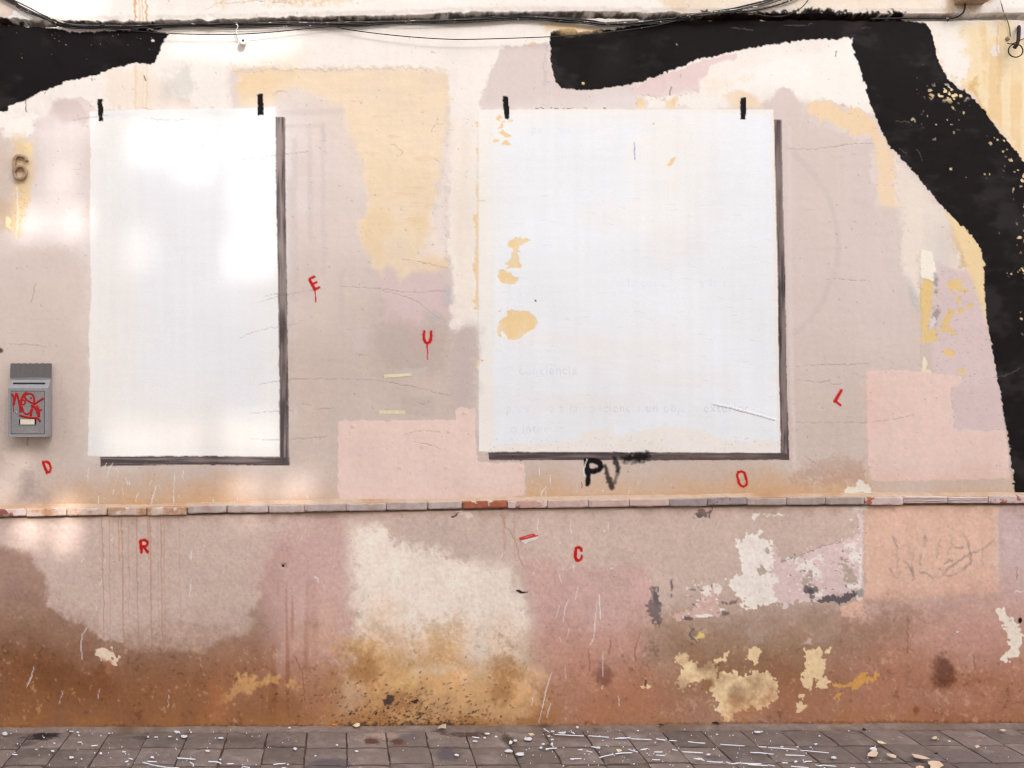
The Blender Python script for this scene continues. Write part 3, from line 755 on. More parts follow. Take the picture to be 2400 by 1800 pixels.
put(poly([(1600, 1432), (1622, 1425), (1640, 1400), (1658, 1378), (1685, 1376), (1688, 1390), (1680, 1412), (1692, 1436), (1650, 1441), (1570, 1452), (1576, 1436)], soft=1, rough=2.5, big=2, rag=2.5), (216, 182, 172), h=-0.0008)
for (cu, cv, ru, rv) in ((1652, 1384, 9, 8), (1680, 1382, 8, 9), (1648, 1442, 16, 3), (1612, 1376, 7, 6), (1690, 1428, 6, 3)):
    put(blob(cu, cv, ru, rv, 0.15, 0.9), WH)
put(poly([(1918, 1408), (1935, 1399), (1985, 1388), (2006, 1380), (2010, 1394), (1972, 1411), (1950, 1419), (1945, 1412)], soft=1.2, rough=2, rag=2), (104, 95, 98), h=-0.001)
put(poly([(2004, 1382), (2020, 1380), (2022, 1398), (2004, 1400)], soft=2), (168, 158, 156))
for (cu, cv, ru, rv, a_) in ((1530, 1422, 10, 32, .75), (1535, 1400, 6, 10, .6), (1572, 1385, 3, 22, .8), (1896, 1380, 12, 6, .8), (1900, 1392, 4, 9, .8), (1712, 1412, 10, 6, .8), (1700, 1436, 14, 4, .7), (1637, 1204, 12, 8, .9), (1612, 1448, 10, 3, .8), (1935, 1228, 6, 8, .35), (1980, 1372, 3, 5, .8), (1620, 1380, 10, 3, .6), (1924, 1408, 7, 3, .9)):
    put(blob(cu, cv, ru, rv, 0.3, 1.1), (92, 84, 90), a=a_)
put(blob(1633, 1484, 19, 17, 0.12, .6), (120, 108, 104)); put(blob(1638, 1485, 14, 13, 0.12, .6), (228, 200, 124)); put(blob(1631, 1482, 9, 10, 0.15, .5), (158, 132, 112))
put(stroke([(1655, 1202), (1664, 1200), (1668, 1190)], 5, 1, 2), (80, 74, 80), a=.9)
put(poly([(1764, 1200), (1778, 1202), (1774, 1214), (1768, 1222), (1761, 1210)], soft=1, rough=1.5), WH); put(stroke([(1792, 1204), (1810, 1206), (1834, 1203)], 5, 1, 3), WH, a=.9)
put(stroke([(1828, 1315), (1835, 1314), (1860, 1305), (1900, 1290), (1925, 1276), (1960, 1272), (1973, 1264)], 1.5, .7, 1), (120, 104, 98), a=.7, h=-0.0006)
for q in range(150):
    cu, cv = random.choice(((1880, 1330), (1985, 1320), (1640, 1400), (1900, 1385), (2000, 1290)))
    put(blob(cu + random.gauss(0, 24), cv + random.gauss(0, 24), random.uniform(1, 3.5), random.uniform(1, 3), 0.3, .4), random.choice((WH, WH, (120, 110, 112), (188, 170, 158))), a=0.85)
# peach field low right, mauve edge
put(poly([(2021, 1180), (2335, 1180), (2333, 1290), (2339, 1386), (2200, 1398), (2100, 1408), (2024, 1404), (1966, 1420), (1968, 1446), (2000, 1450), (2024, 1440), (2024, 1400)], soft=1.6, rough=2, dry=2), (224, 186, 166), lab=24, h=0.0005, var=0.015)
put(poly([(2336, 1180), (2460, 1180), (2460, 1440), (2345, 1440), (2342, 1386)], soft=2.5), (205, 178, 175))
put(poly([(2326, 1200), (2334, 1200), (2336, 1380), (2328, 1380)], soft=2.5), (216, 192, 180), a=.7)
put(poly([(1966, 1448), (2024, 1440), (2100, 1410), (2338, 1390), (2460, 1430), (2460, 1740), (1960, 1740), (1980, 1600), (2000, 1520)], soft=34, dry=8), (198, 153, 138), a=0.9, var=0.04, vn=F4)
put(poly([(1980, 1460), (2080, 1430), (2140, 1440), (2100, 1500), (2040, 1540), (1960, 1600), (1960, 1500)], soft=24, dry=18), (158, 124, 104), a=0.75)
put(poly([(2090, 1540), (2180, 1560), (2300, 1560), (2460, 1540), (2460, 1660), (2360, 1640), (2200, 1620), (2000, 1600)], soft=44, dry=14), (170, 112, 80), a=0.75)
put(poly([(1820, 1600), (1960, 1640), (2460, 1650), (2460, 1740), (1800, 1740)], soft=34, dry=12), (178, 122, 96), a=0.8, var=0.06, vn=F4)
put(poly([(2250, 1420), (2330, 1440), (2340, 1540), (2260, 1560)], soft=30, dry=14), (196, 152, 142), a=0.6)
# rising damp: rusty wash along the whole foot
cen = 1 - 0.75 * np.exp(-((UU - 1080) / 210.0) ** 4)
k = sstep(VV + 26 * F3 + 14 * F2 + 5 * F1, 1490, 1690) * sstep(VV, 1300, 1420) * cen
rgt = 1 - 0.5 * sstep(UU, 1350, 1650) * (0.55 + 0.45 * sstep(F2, -0.8, 0.8))
put((FULL, (k * rgt).astype(np.float32)), (160, 106, 68), a=0.50)
k = sstep(VV + 20 * F3 + 16 * F2 + 6 * STRV, 1430, 1620) * sstep(VV, 1300, 1420)
dim((FULL, (0.30 * k * cen).astype(np.float32)), (0.86, 0.68, 0.52))
td = np.exp(-((VV + 24 * F3 + 18 * F2 + 7 * F1 - 1530) / 5.0) ** 2) * sstep(F4, -0.6, 1.0)
dim((FULL, (0.45 * td).astype(np.float32)), (0.80, 0.68, 0.60))
td = np.exp(-((VV + 24 * F2 + 16 * F4 + 6 * F1 - 1610) / 4.0) ** 2) * sstep(F2, -0.4, 1.0)
dim((FULL, (0.40 * td).astype(np.float32)), (0.78, 0.64, 0.54))
low = sstep(VV, 1380, 1560)
put((FULL, (low * sstep(0.6 * nA[3] + 0.6 * nA[6] + 0.7 * F1, 1.7, 2.6)).astype(np.float32)), (214, 172, 130), a=0.28)
dim((FULL, (low * sstep(0.6 * nB[3] + 0.7 * nB[6] - 0.6 * F4, 1.6, 2.6)).astype(np.float32)), (0.78, 0.72, 0.68))
CFL = (240, 210, 166)
put(poly([(1590, 1536), (1610, 1536), (1640, 1560), (1672, 1554), (1676, 1580), (1690, 1576), (1735, 1574), (1770, 1566), (1775, 1590), (1790, 1575), (1803, 1574), (1819, 1590), (1820, 1640), (1795, 1656), (1740, 1664), (1700, 1690), (1660, 1632), (1662, 1612), (1640, 1602), (1590, 1610)], soft=1, rough=3, big=3, dry=4, rag=4.5), CFL, h=-0.0009, var=0.12, vn=F4, a=np.clip(0.80 + 0.22 * F1, 0.25, 1))
put(poly([(1640, 1592), (1668, 1586), (1672, 1606), (1650, 1618)], soft=2, rough=3), (156, 112, 80)); put(poly([(1700, 1650), (1800, 1640), (1760, 1690), (1700, 1690)], soft=16, dry=10), (190, 130, 88), a=.8)
for pts in ([(1752, 1527), (1770, 1517), (1781, 1524), (1772, 1555), (1747, 1544)], [(1885, 1521), (1945, 1519), (1940, 1527), (1918, 1535), (1931, 1545), (1932, 1560), (1923, 1582), (1941, 1596), (1936, 1612), (1906, 1613), (1908, 1590), (1898, 1612), (1873, 1608), (1876, 1590), (1880, 1560), (1890, 1545), (1888, 1530)], [(1690, 1536), (1706, 1524), (1714, 1530), (1700, 1546), (1678, 1545)], [(1500, 1605), (1520, 1600), (1530, 1610), (1515, 1612)], [(1940, 1605), (1998, 1600), (2020, 1580), (2066, 1576), (2050, 1595), (1990, 1610)], [(1950, 1620), (1976, 1618), (1966, 1640), (1946, 1640)], [(1862, 1640), (1880, 1626), (1884, 1650), (1858, 1680)]):
    put(poly(pts, soft=1.2, rough=2.5, big=2, dry=4, rag=3.2), CFL if pts[0][0] < 1935 else (214, 160, 88), h=-0.0006, a=0.92)
put(poly([(1885, 1500), (1905, 1488), (1900, 1508), (1878, 1506)], soft=2), (204, 172, 160)); put(poly([(1744, 1470), (1790, 1480), (1780, 1520), (1756, 1500)], soft=12), (180, 160, 150), a=.6)
put(poly([(2331, 1428), (2346, 1420), (2360, 1445), (2385, 1460), (2393, 1500), (2386, 1535), (2346, 1546), (2340, 1540), (2362, 1520), (2352, 1470)], soft=1.2, rough=3, big=2, dry=4, rag=3.2), (238, 224, 208), h=-0.0006)
put(blob(2386, 1452, 4, 6, .2), (26, 22, 24)); put(stroke([(2374, 1383), (2400, 1388)], 3, 1, 2), (226, 206, 196))
sl, k = blob(2208, 1574, 25, 38, 0.45, .25); dim((sl, k), (0.42, 0.36, 0.36))
sl, k = blob(1412, 1582, 21, 28, 0.45, .25); dim((sl, k), (0.6, 0.54, 0.55))
sl, k = blob(2145, 1664, 8, 10, 0.6); dim((sl, k), (0.6, 0.55, 0.5))
put(blob(254, 1533, 14, 12, .15, 1.1), (238, 214, 190)); put(poly([(242, 1545), (262, 1548), (260, 1580), (250, 1570)], soft=4, dry=3), (172, 112, 84), a=.8)
put(blob(203, 1669, 7, 4, .3), (120, 90, 70))
# plinth colour lifted evenly to make up for weaker light low down
C *= (1 + 0.11 * sstep(VV - LT - 8, -1, 1))[..., None]
# foot of the wall: orange salt line
m = poly([(-60, 1676), (2460, 1664), (2460, 1740), (-60, 1740)], soft=12, dry=14)
put(eat(m, 0.7 * sstep(F2, -0.4, 1.2)[m[0]]), (178, 124, 74), a=0.7)
m = stroke([(-50, 1701), (600, 1701), (1200, 1699), (1800, 1693), (2450, 1691)], 7, 3, 2.0)
put(eat(m, sstep(F1, -1.2, 0.6)[m[0]]), (92, 62, 42), a=0.5)
# black specks in the middle foot
for q in range(420):
    cu = random.gauss(960, 110); cv = 1705 - abs(random.gauss(0, 44))
    if random.random() < 0.12: cv = random.uniform(1580, 1680)
    put(stroke([(cu, cv), (cu + random.uniform(1, 5), cv - random.uniform(0, 3))], random.uniform(1.2, 3.6), 0.8, 0.4), (48, 38, 34), a=random.uniform(.5, .95))
put(poly([(898, 1640), (910, 1630), (928, 1632), (918, 1645), (905, 1650)], soft=1.5, rough=2), (66, 58, 58), a=.9); put(poly([(963, 1642), (975, 1637), (978, 1643), (966, 1645)], soft=1, rough=1), (56, 46, 42))
put(stroke([(820, 1698), (900, 1702), (960, 1694), (1040, 1700), (1110, 1696)], 9, 4, 3), (50, 38, 30), a=.6)
for q in range(260):
    cu, cv = random.uniform(-20, 2420), random.uniform(1205, 1690)
    put(blob(cu, cv, random.uniform(.7, 1.6), random.uniform(.7, 1.5), 0.5, 0), (96, 72, 58), a=random.uniform(.2, .6))

# ---- dirt washed on to and over the ledge
up = LT - VV
band = (slice(0, NV), slice(0, NU))
wob = np.interp(us, [-60, 60, 160, 300, 520, 600, 760, 800, 1225, 1240, 1500, 1700, 1850, 2030, 2045, 2460], [.2, .3, .8, 1, .9, .3, .5, .05, .05, .8, .75, .9, 1, .9, .25, .3])[None, :]
k = sstep(up, -4, 2) * (1 - sstep(up + 10 * F2 + 5 * F1, 8, 92)) * wob
put((band, k.astype(np.float32)), (214, 176, 142), a=0.95)
k = sstep(up, -4, 2) * (1 - sstep(up + 4 * F2, 3, 24)) * np.clip(wob + .25, 0, 1)
put((band, k.astype(np.float32)), (212, 166, 124), a=0.5)
put(poly([(1900, 1090), (1960, 1075), (2032, 1090), (2034, 1140), (1900, 1130), (1840, 1130)], soft=16, dry=16), (190, 156, 136), a=.6)
put(poly([(54, 1100), (74, 1096), (82, 1140), (110, 1165), (90, 1178), (40, 1176)], soft=7, dry=7), (178, 158, 150), a=.8)
put(poly([(1978, 1146), (2006, 1142), (2010, 1128), (2038, 1131), (2042, 1156), (1980, 1154)], soft=1, rough=2), (238, 228, 214))
put(poly([(1996, 1186), (2034, 1184), (2026, 1196), (2000, 1200)], soft=1.5, rough=2), (232, 222, 212))
k = sstep(-up, 14, 20) * (1 - sstep(-up + 6 * F1, 22, 44))
put((band, k.astype(np.float32)), (176, 142, 120), a=0.35)
# rust drips under the ledge
for (u_, v1, w_, a_) in ((241, 1520, 2.6, .75), (257, 1490, 2.4, .55), (268, 1440, 2, .35), (280, 1330, 3, .7), (287, 1540, 2.8, .85), (302, 1460, 2.2, .5), (321, 1520, 2.6, .7), (349, 1335, 3, .65), (353, 1545, 3, .8), (370, 1500, 2.2, .4), (379, 1530, 2.8, .7), (385, 1515, 2, .5), (421, 1490, 2.2, .4), (440, 1430, 2, .25), (1180, 1300, 8, .4), (1205, 1330, 3, .4)):
    pts = [(u_ + random.gauss(0, .8) + (vv - 1210) * 0.012, vv) for vv in np.arange(1208, v1, 26)]
    put(stroke(pts, [w_, w_, w_ * .8], 1.2, 0.6), (188, 128, 86), a=a_ * .72)
put(stroke([(1172, 1205), (1185, 1235), (1205, 1260), (1214, 1300), (1226, 1330)], 2.4, 1, 1), (176, 132, 100), a=.6)
for pts in ([(690, 1535), (710, 1580), (714, 1640)], [(1378, 1525), (1382, 1570)], [(1430, 1500), (1425, 1530)], [(1497, 1480), (1486, 1520), (1490, 1550)], [(2277, 1530), (2280, 1560)], [(2125, 1445), (2124, 1530)], [(2378, 1330), (2380, 1358)]):
    put(stroke(pts, 3, 1.2, 1, True), (150, 92, 58), a=.6)

# ---- black mural
mural_v = 1 + 0.18 * F4 + 0.10 * STRH
BK = (26, 21, 22)
put(poly([(2060, 200), (2240, 206), (2331, 297), (2404, 385), (2460, 440), (2460, 1000), (2330, 800), (2200, 450)], soft=3), (240, 214, 168))
MB1 = poly([(-60, 50), (0, 58), (60, 60), (137, 68), (174, 75), (253, 73), (330, 66), (396, 79), (386, 92), (376, 108), (366, 146), (352, 152), (340, 148), (311, 148), (275, 157), (224, 176), (159, 193), (101, 214), (58, 236), (22, 250), (18, 262), (-4, 262), (-60, 290)], soft=0.9, rough=2.0, big=1.0)
MB2 = poly([(1291, 74), (1310, 68), (1342, 66), (1357, 74), (1451, 67), (1520, 56), (1600, 46), (1700, 36), (1889, 35), (2000, 38), (2070, 43), (2168, 52), (2176, 62), (2186, 84), (2193, 127), (2211, 170), (2244, 206), (2269, 221), (2309, 260), (2331, 297), (2367, 340), (2404, 385), (2470, 460), (2470, 1190),
             (2378, 1158), (2364, 1045), (2353, 972), (2338, 889), (2323, 803), (2312, 745), (2307, 672), (2305, 610), (2298, 582), (2273, 550), (2215, 492), (2164, 430), (2121, 380), (2088, 347), (2067, 311), (2052, 271), (2034, 231), (2023, 184), (2009, 141), (1996, 105), (2000, 87), (1960, 90), (1853, 96), (1745, 116), (1636, 139), (1600, 155), (1509, 188), (1476, 200), (1462, 201), (1393, 209), (1364, 211), (1317, 207), (1301, 188), (1292, 155), (1288, 100)], soft=0.9, rough=2.2, big=1.0)
# plaster flaked out of the mural on the right leg
e = np.zeros_like(C[..., 0])
for (cu, cv, ru, rv, t) in ((2215, 215, 46, 20, -0.3), (2240, 225, 30, 16, 0.0), (2210, 285, 40, 40, 1.0), (2245, 262, 20, 16, .7), (2345, 330, 40, 40, .9), (2385, 400, 30, 60, .3), (2372, 400, 12, 30, .0), (2395, 540, 14, 40, .2), (2320, 405, 14, 12, .6), (2352, 545, 10, 8, .4), (2140, 285, 5, 8, -.2), (2366, 643, 8, 6, -.2), (2392, 640, 16, 12, .0), (2398, 755, 8, 26, .4), (2145, 325, 3, 4, -.2), (2225, 396, 6, 4, -.2), (2396, 470, 12, 30, .6)):
    sl, k = blob(cu, cv, ru, rv, 0.5, 0.2)
    e[sl] = np.maximum(e[sl], k * sstep(1.0 * nA[6][sl] + 0.35 * nA[14][sl] + 0.55 * nA[3][sl], t + 1.25, t + 1.5))
MB2 = (MB2[0], MB2[1] * (1 - e[MB2[0]]))
sc = np.zeros_like(e)
for mb, lb in ((MB1, 1), (MB2, 2)):
    put(mb, BK, lab=lb, h=0.0003)
    H[mb[0]] += mb[1] * 0.0001 * STRH[mb[0]]
    sl = mb[0]
    dim((sl, mb[1] * 0.4 * sstep(-F4[sl], .2, 1.5)), (0.6, 0.6, 0.62))
    put((sl, mb[1] * 0.26 * sstep(F2[sl] + 0.5 * noise(40, 16, 3, 52)[sl], .2, 2.6)), (74, 68, 68))
    put((sl, mb[1] * sstep(noise(26, 3.4, 2, 51)[sl] + .4 * F2[sl], 3.2, 4.0)), (92, 84, 80), a=0.3)
    put((sl, mb[1] * sstep(nA[3][sl] * .7 + nA[6][sl] * .5, 3.1, 3.4)), (190, 175, 150), a=0.75)
for q in range(34):
    a0, b0 = random.uniform(40, 360), 75 + abs(random.gauss(0, 28))
    put(blob(a0, b0, random.uniform(.6, 1.5), random.uniform(.5, 1.1), .4, 0), (180, 170, 160), a=random.uniform(.2, .8))
put(blob(358, 95, 3.5, 2.5, .3), (230, 226, 222)); put(poly([(1364, 192), (1370, 192), (1370, 198), (1365, 198)], soft=.7, rough=.5, big=.1), (240, 204, 140))
put(blob(1790, 47, 8, 3, .3, 1), (220, 200, 160), a=.9); put(blob(1664, 47, 4, 2.5, .3), (220, 200, 160), a=.9)
for pts in ([(1716, 64), (1740, 68), (1764, 70)], [(1840, 58), (1880, 60), (1905, 55)], [(2100, 284), (2130, 286)], [(2150, 350), (2165, 378)], [(2110, 350), (2125, 360)], [(2330, 885), (2360, 878), (2392, 862)], [(2020, 65), (2045, 64)]):
    put(stroke(pts, 1.8, 1, 1, True), (104, 94, 88), a=.6)
# black drips and dark patches beside the cables
put(poly([(0, 50), (8, 48), (22, 50), (34, 53), (48, 51), (60, 57), (30, 60), (0, 60)], soft=1, rough=2.5), BK, a=.95)
put(stroke([(338, 62), (360, 58), (374, 66), (352, 72)], 7, 1, 3), BK); put(stroke([(182, 54), (198, 55)], 4, 1, 2), BK, a=.9); put(stroke([(230, 54), (238, 54)], 3, 1, 1), BK, a=.9)
put(stroke([(1640, 36), (1760, 37), (1900, 33), (1990, 37), (2080, 40)], 8, 1.5, 3), BK, a=.95)
for (a0, b0) in ((1902, 34), (1935, 36), (2010, 38), (2100, 38)): put(blob(a0, b0, 14, 6, .3, 1.2), BK)
put(poly([(1260, 58), (1300, 52), (1400, 62), (1420, 72), (1350, 76), (1290, 72)], soft=4, dry=6), (232, 196, 140), a=.75)
for pts in ([(61, 235), (62, 262)], [(338, 178), (341, 190)], [(1570, 222), (1573, 204)], [(1961, 120), (1959, 132)], [(214, 184), (216, 190)], [(106, 216), (106, 220)]):
    put(stroke(pts, [1, 3, 1.5] if len(pts) > 2 else 2.2, .8), (40, 34, 34), a=.9)

# ---- four short black marks
for i, (pts) in enumerate(([(229, 232), (241, 231), (243, 284), (231, 285)], [(603, 220), (617, 220), (618, 270), (604, 271)], [(1178, 225), (1191, 224), (1194, 276), (1191, 280), (1183, 279)], [(1735, 229), (1748, 229), (1749, 262), (1747, 280), (1735, 280)])):
    put(poly(pts, soft=0.9, rough=1.0, big=.4), (28, 25, 26), lab=8 + i, h=0.0005)

# ---- red letters
RED = (200, 30, 28)
def letter(strokes, lab, col=RED):
    for pts, w, s_ in strokes: put(stroke(pts, [q * 1.22 for q in w] if hasattr(w, '__len__') else w * 1.22, 0.8, 0.4, s_), col, lab=lab, h=0.0002)
z4 = lambda p: Z(p, 0, 600, 2.765); z5 = lambda p: Z(p, 800, 600, 2.765); z6 = lambda p: Z(p, 1600, 600, 2.765); z7 = lambda p: Z(p, 0, 1200, 2.765)
letter([(z4([(2006, 152), (2040, 218)]), 6, False), (z4([(2006, 150), (2034, 136)]), 5.4, False), (z4([(2022, 184), (2052, 172)]), 5, False), (z4([(2038, 217), (2068, 205)]), 5.4, False), (z4([(2040, 218), (2043, 250), (2047, 298)]), [3, 2.4, 2.2], False)], 12)
letter([(z5([(537, 492), (535, 540), (543, 560), (558, 566), (574, 558), (580, 540), (582, 492)]), 6, False), (z5([(557, 565), (557, 620), (560, 668)]), [3.6, 2.6, 2.4], False)], 13)
letter([(z6([(1024, 872), (984, 940)]), 6.6, False), (z6([(984, 940), (1020, 964)]), 5, False)], 14)
letter([(z6([(352, 1420), (360, 1402), (380, 1396), (400, 1408), (418, 1462), (414, 1484), (396, 1494), (378, 1488), (366, 1472), (352, 1420)]), 5, False)], 15)
letter([(Z([(1798, 630), (1793, 585), (1760, 553), (1705, 545), (1665, 580), (1655, 640)], 1190, 1230, 10.53), 5.4, False), (Z([(1655, 640), (1655, 800), (1680, 850), (1725, 872)], 1190, 1230, 10.53), 6.8, False), (Z([(1725, 872), (1775, 852), (1803, 815), (1810, 765)], 1190, 1230, 10.53), 5.4, False)], 16)
letter([(z7([(916, 186), (921, 256)]), 6, False), (z7([(916, 181), (940, 178), (957, 188), (958, 208), (945, 220), (922, 222)]), 5.4, False), (z7([(936, 222), (960, 256)]), 6, False)], 17)
letter([(z4([(280, 1342), (303, 1405)]), 6, False), (z4([(278, 1336), (302, 1332), (322, 1348), (329, 1375), (322, 1398), (304, 1407)]), 5, False)], 18)

# ---- sprayed PV and the faint tag
zp = lambda p: Z(p, 1340, 1050, 10.05)
put(stroke(zp([(1210, 250), (1420, 225), (1720, 215)]), [12, 19, 24], 5, 2), (24, 20, 23), a=.97, lab=19)
put(stroke(zp([(980, 90), (1100, 110), (1240, 115)]), 2.4, 1.5, .5), (30, 32, 44), a=.9)
put(stroke(zp([(1230, 335), (1400, 345), (1560, 330), (1720, 350)]), 4, 4, 2), (60, 52, 50), a=.55)
put(stroke(zp([(345, 300), (350, 420), (360, 540), (395, 640), (385, 760), (365, 850)]), [13, 14, 13, 12, 13, 11], 1.6, .6), (24, 22, 24), lab=19)
put(stroke(zp([(360, 300), (540, 295), (660, 350), (690, 440), (640, 520), (520, 555), (400, 560)]), 13.5, 1.8, .6), (24, 22, 24), lab=19)
put(stroke(zp([(790, 420), (850, 640), (905, 820), (935, 905)]), [9, 11, 13, 15], 3, 1), (40, 34, 34), a=.92, lab=19)
put(stroke(zp([(935, 905), (1000, 830), (1060, 660), (1085, 540)]), [13, 9, 8, 9], 3.6, 1), (70, 60, 58), a=.75, lab=19)
put(stroke(zp([(1085, 540), (1070, 430), (1040, 320), (1015, 230)]), [9, 13, 13, 10], 3, 1), (34, 30, 31), a=.92, lab=19)
put(stroke(zp([(370, 255), (320, 370), (275, 490), (275, 570), (300, 660)]), [1.5, 2.2, 3, 2.4, 1], .8), (236, 232, 230)); put(stroke(zp([(232, 810), (245, 940)]), 2, .9), (58, 52, 84), a=.8)
zt_ = lambda p: Z(p, 2040, 1230, 6.91)
for pts in ([(350, 190), (400, 330), (420, 680)], [(590, 440), (680, 450), (650, 600), (660, 880)], [(530, 580), (640, 730)], [(800, 470), (770, 620)], [(860, 180), (850, 350)], [(1110, 240), (1040, 500)], [(1310, 170), (1290, 300), (1215, 470)], [(1290, 300), (1370, 370), (1450, 360)], [(1480, 130), (1550, 280), (1585, 450), (1580, 600), (1500, 690), (1380, 770), (1200, 820)],
            [(1150, 780), (1320, 630), (1500, 510), (1600, 450), (1800, 380), (1980, 225)], [(1900, 300), (1800, 390), (1775, 500), (1765, 650)], [(290, 710), (400, 850), (450, 760)], [(780, 765), (880, 770), (960, 840)], [(1180, 620), (1230, 560), (1290, 570)], [(1080, 690), (1160, 790), (980, 860)]):
    m = stroke(zt_(pts), 5.5, 1.8, 1.2, True)
    put(eat(m, 0.35 + 0.65 * sstep(F1, -.8, 1.2)[m[0]]), (150, 132, 132), a=0.62, lab=25)

# ---- faint painted-over writing on the second panel
def ghost(text, u, v, size, a):
    cu = bpy.data.curves.new('ghost', 'FONT'); cu.body = text; cu.size = size; cu.space_character = 1.15
    o = bpy.data.objects.new('ghost', cu); COL.objects.link(o)
    dg = bpy.context.evaluated_depsgraph_get()
    me = bpy.data.meshes.new_from_object(o.evaluated_get(dg))
    me.calc_loop_triangles()
    co = np.array([w_.co[:2] for w_ in me.vertices], np.float32)
    if len(co):
        sl = sl_of(u, u + co[:, 0].max() * 0.92, v - size, v + size * .4, 4)
        msk = np.zeros(UU[sl].shape, bool); x, y = UU[sl], VV[sl]
        for t in me.loop_triangles:
            p = [(u + co[i, 0] * 0.92, v - co[i, 1]) for i in t.vertices]
            u_0, u_1 = min(q[0] for q in p), max(q[0] for q in p)
            c0 = max(0, int((u_0 - x[0, 0]) / DU) - 1); c1 = int((u_1 - x[0, 0]) / DU) + 3
            xx, yy = x[:, c0:c1], y[:, c0:c1]
            if not xx.size: continue
            s = [(p[(i + 1) % 3][0] - p[i][0]) * (yy - p[i][1]) - (p[(i + 1) % 3][1] - p[i][1]) * (xx - p[i][0]) for i in range(3)]
            msk[:, c0:c1] |= ((s[0] >= 0) & (s[1] >= 0) & (s[2] >= 0)) | ((s[0] <= 0) & (s[1] <= 0) & (s[2] <= 0))
        k = msk.astype(np.float32) * a * sstep(F2[sl] + .5 * F1[sl], -1.6, .6)
        put((sl, k), (196, 198, 210))
    bpy.data.objects.remove(o); bpy.data.meshes.remove(me); bpy.data.curves.remove(cu)


ghost('presente a la conciencia un objeto exterior', 1186, 966, 30, 0.42)
ghost('o interior', 1196, 1014, 30, 0.34)
ghost('conciencia', 1216, 878, 30, 0.34)
ghost('papyrus', 1245, 312, 28, 0.22)
ghost('en', 1232, 378, 28, 0.22)
ghost('que', 1300, 376, 28, 0.22)
ghost('a la conc', 1640, 672, 30, 0.22)
ghost('la conc', 1470, 672, 30, 0.22)

# ---- cracks, scratches, dashed splashes of white
def crack(pts, w=1.7, dep=-0.0009, a=.42, col=(120, 96, 84)):
    m = stroke(pts, [w * .5, w, w * .6], .8, .8, True)
    put(m, col, a=a); H[m[0]] += dep * m[1]
    hi = stroke([(x, y - 2.6) for x, y in pts], w, 1.2, .8, True); H[hi[0]] += 0.0005 * hi[1]


for pts in (z4([(1665, 305), (1760, 275), (1860, 252), (2000, 225), (2110, 215)]), z4([(1710, 262), (1800, 248), (1860, 245)]), z4([(1560, 530), (1680, 482), (1820, 455), (1940, 438)]), z4([(1670, 845), (1720, 822), (1860, 803), (2000, 795), (2190, 797)]), z4([(1635, 1018), (1760, 1007), (1900, 1005)]), z4([(1620, 1185), (1800, 1190), (2120, 1172)]), z4([(1950, 960), (1990, 958), (2010, 968)]), z4([(2060, 992), (2155, 987)]),
            z4([(50, 565), (110, 575), (170, 572), (240, 580), (300, 585)]), z5([(390, 20), (500, 40), (600, 60), (690, 82)]), z5([(0, 200), (150, 205), (300, 218), (450, 235), (680, 225)]), z5([(260, 225), (400, 260), (500, 300), (560, 350), (640, 410)]), z5([(0, 795), (200, 805), (420, 840), (560, 870), (705, 905)]), z5([(490, 940), (520, 960), (570, 948)]), z5([(100, 640), (170, 645)]), z5([(400, 1160), (460, 1140), (520, 1130), (640, 1140)]), z5([(470, 1200), (560, 1220), (640, 1250)]),
            z6([(930, 152), (1050, 155), (1215, 163)]), z6([(740, 715), (900, 705), (1060, 705), (1215, 695)]), z6([(740, 805), (850, 815), (900, 820), (955, 805), (965, 830), (1030, 825)]), z6([(790, 1295), (830, 1325), (860, 1345)]), z6([(700, 1080), (1000, 1080), (1250, 1075), (1500, 1030)]),
            [(1600 + x * .3617, y * .3617) for x, y in ((670, 965), (800, 968), (960, 955), (1080, 935), (1240, 928))], [(x * .3617, y * .3617) for x, y in ((470, 780), (570, 765), (700, 745))], [(x * .3617, y * .3617) for x, y in ((920, 760), (1000, 772), (1100, 778), (1230, 778))], [(x * .3617, y * .3617) for x, y in ((1500, 1040), (1640, 1030), (1850, 1000), (2010, 985))], [(x * .3617, y * .3617) for x, y in ((1280, 905), (1310, 930), (1320, 975))],
            [(2320, 1675), (2345, 1660), (2375, 1645), (2400, 1638)], [(485, 28), (520, 12), (540, 14), (600, 8), (680, 12)], [(2338, 60), (2334, 100), (2338, 130)], [(800 + x * .3617, y * .3617) for x, y in ((310, 930), (345, 940), (370, 960), (395, 985), (380, 1010), (330, 1015))], [(800 + x * .3617, y * .3617) for x, y in ((580, 860), (605, 810), (660, 800))], [(800 + x * .3617, y * .3617) for x, y in ((600, 1025), (635, 1050))], [(640, 225), (655, 214), (672, 216)]):
    crack(pts)
m = stroke([(1668, 945), (1720, 957), (1770, 970), (1822, 985)], [1, 3, 1], 1, .3)
H[m[0]] += 0.003 * m[1]
put(stroke([(1668, 948), (1720, 960), (1770, 973), (1815, 986)], 1.5, .8, .3), (150, 134, 128), a=.7)
for q in range(90):
    a0, b0 = random.uniform(1130, 1820), random.uniform(440, 1030)
    crack([(a0, b0), (a0 + random.uniform(4, 12), b0 + random.uniform(-3, 3)), (a0 + random.uniform(14, 22), b0 + random.uniform(-3, 4))], 1.4, -0.0005, .10)
for q in range(120):
    a0, b0 = random.choice((random.uniform(0, 200), random.uniform(690, 1110), random.uniform(1860, 2300))), random.uniform(220, 1160)
    crack([(a0, b0), (a0 + random.uniform(3, 9), b0 + random.uniform(-2, 2)), (a0 + random.uniform(9, 15), b0 + random.uniform(-3, 3))], 1.3, -0.0005, .22)
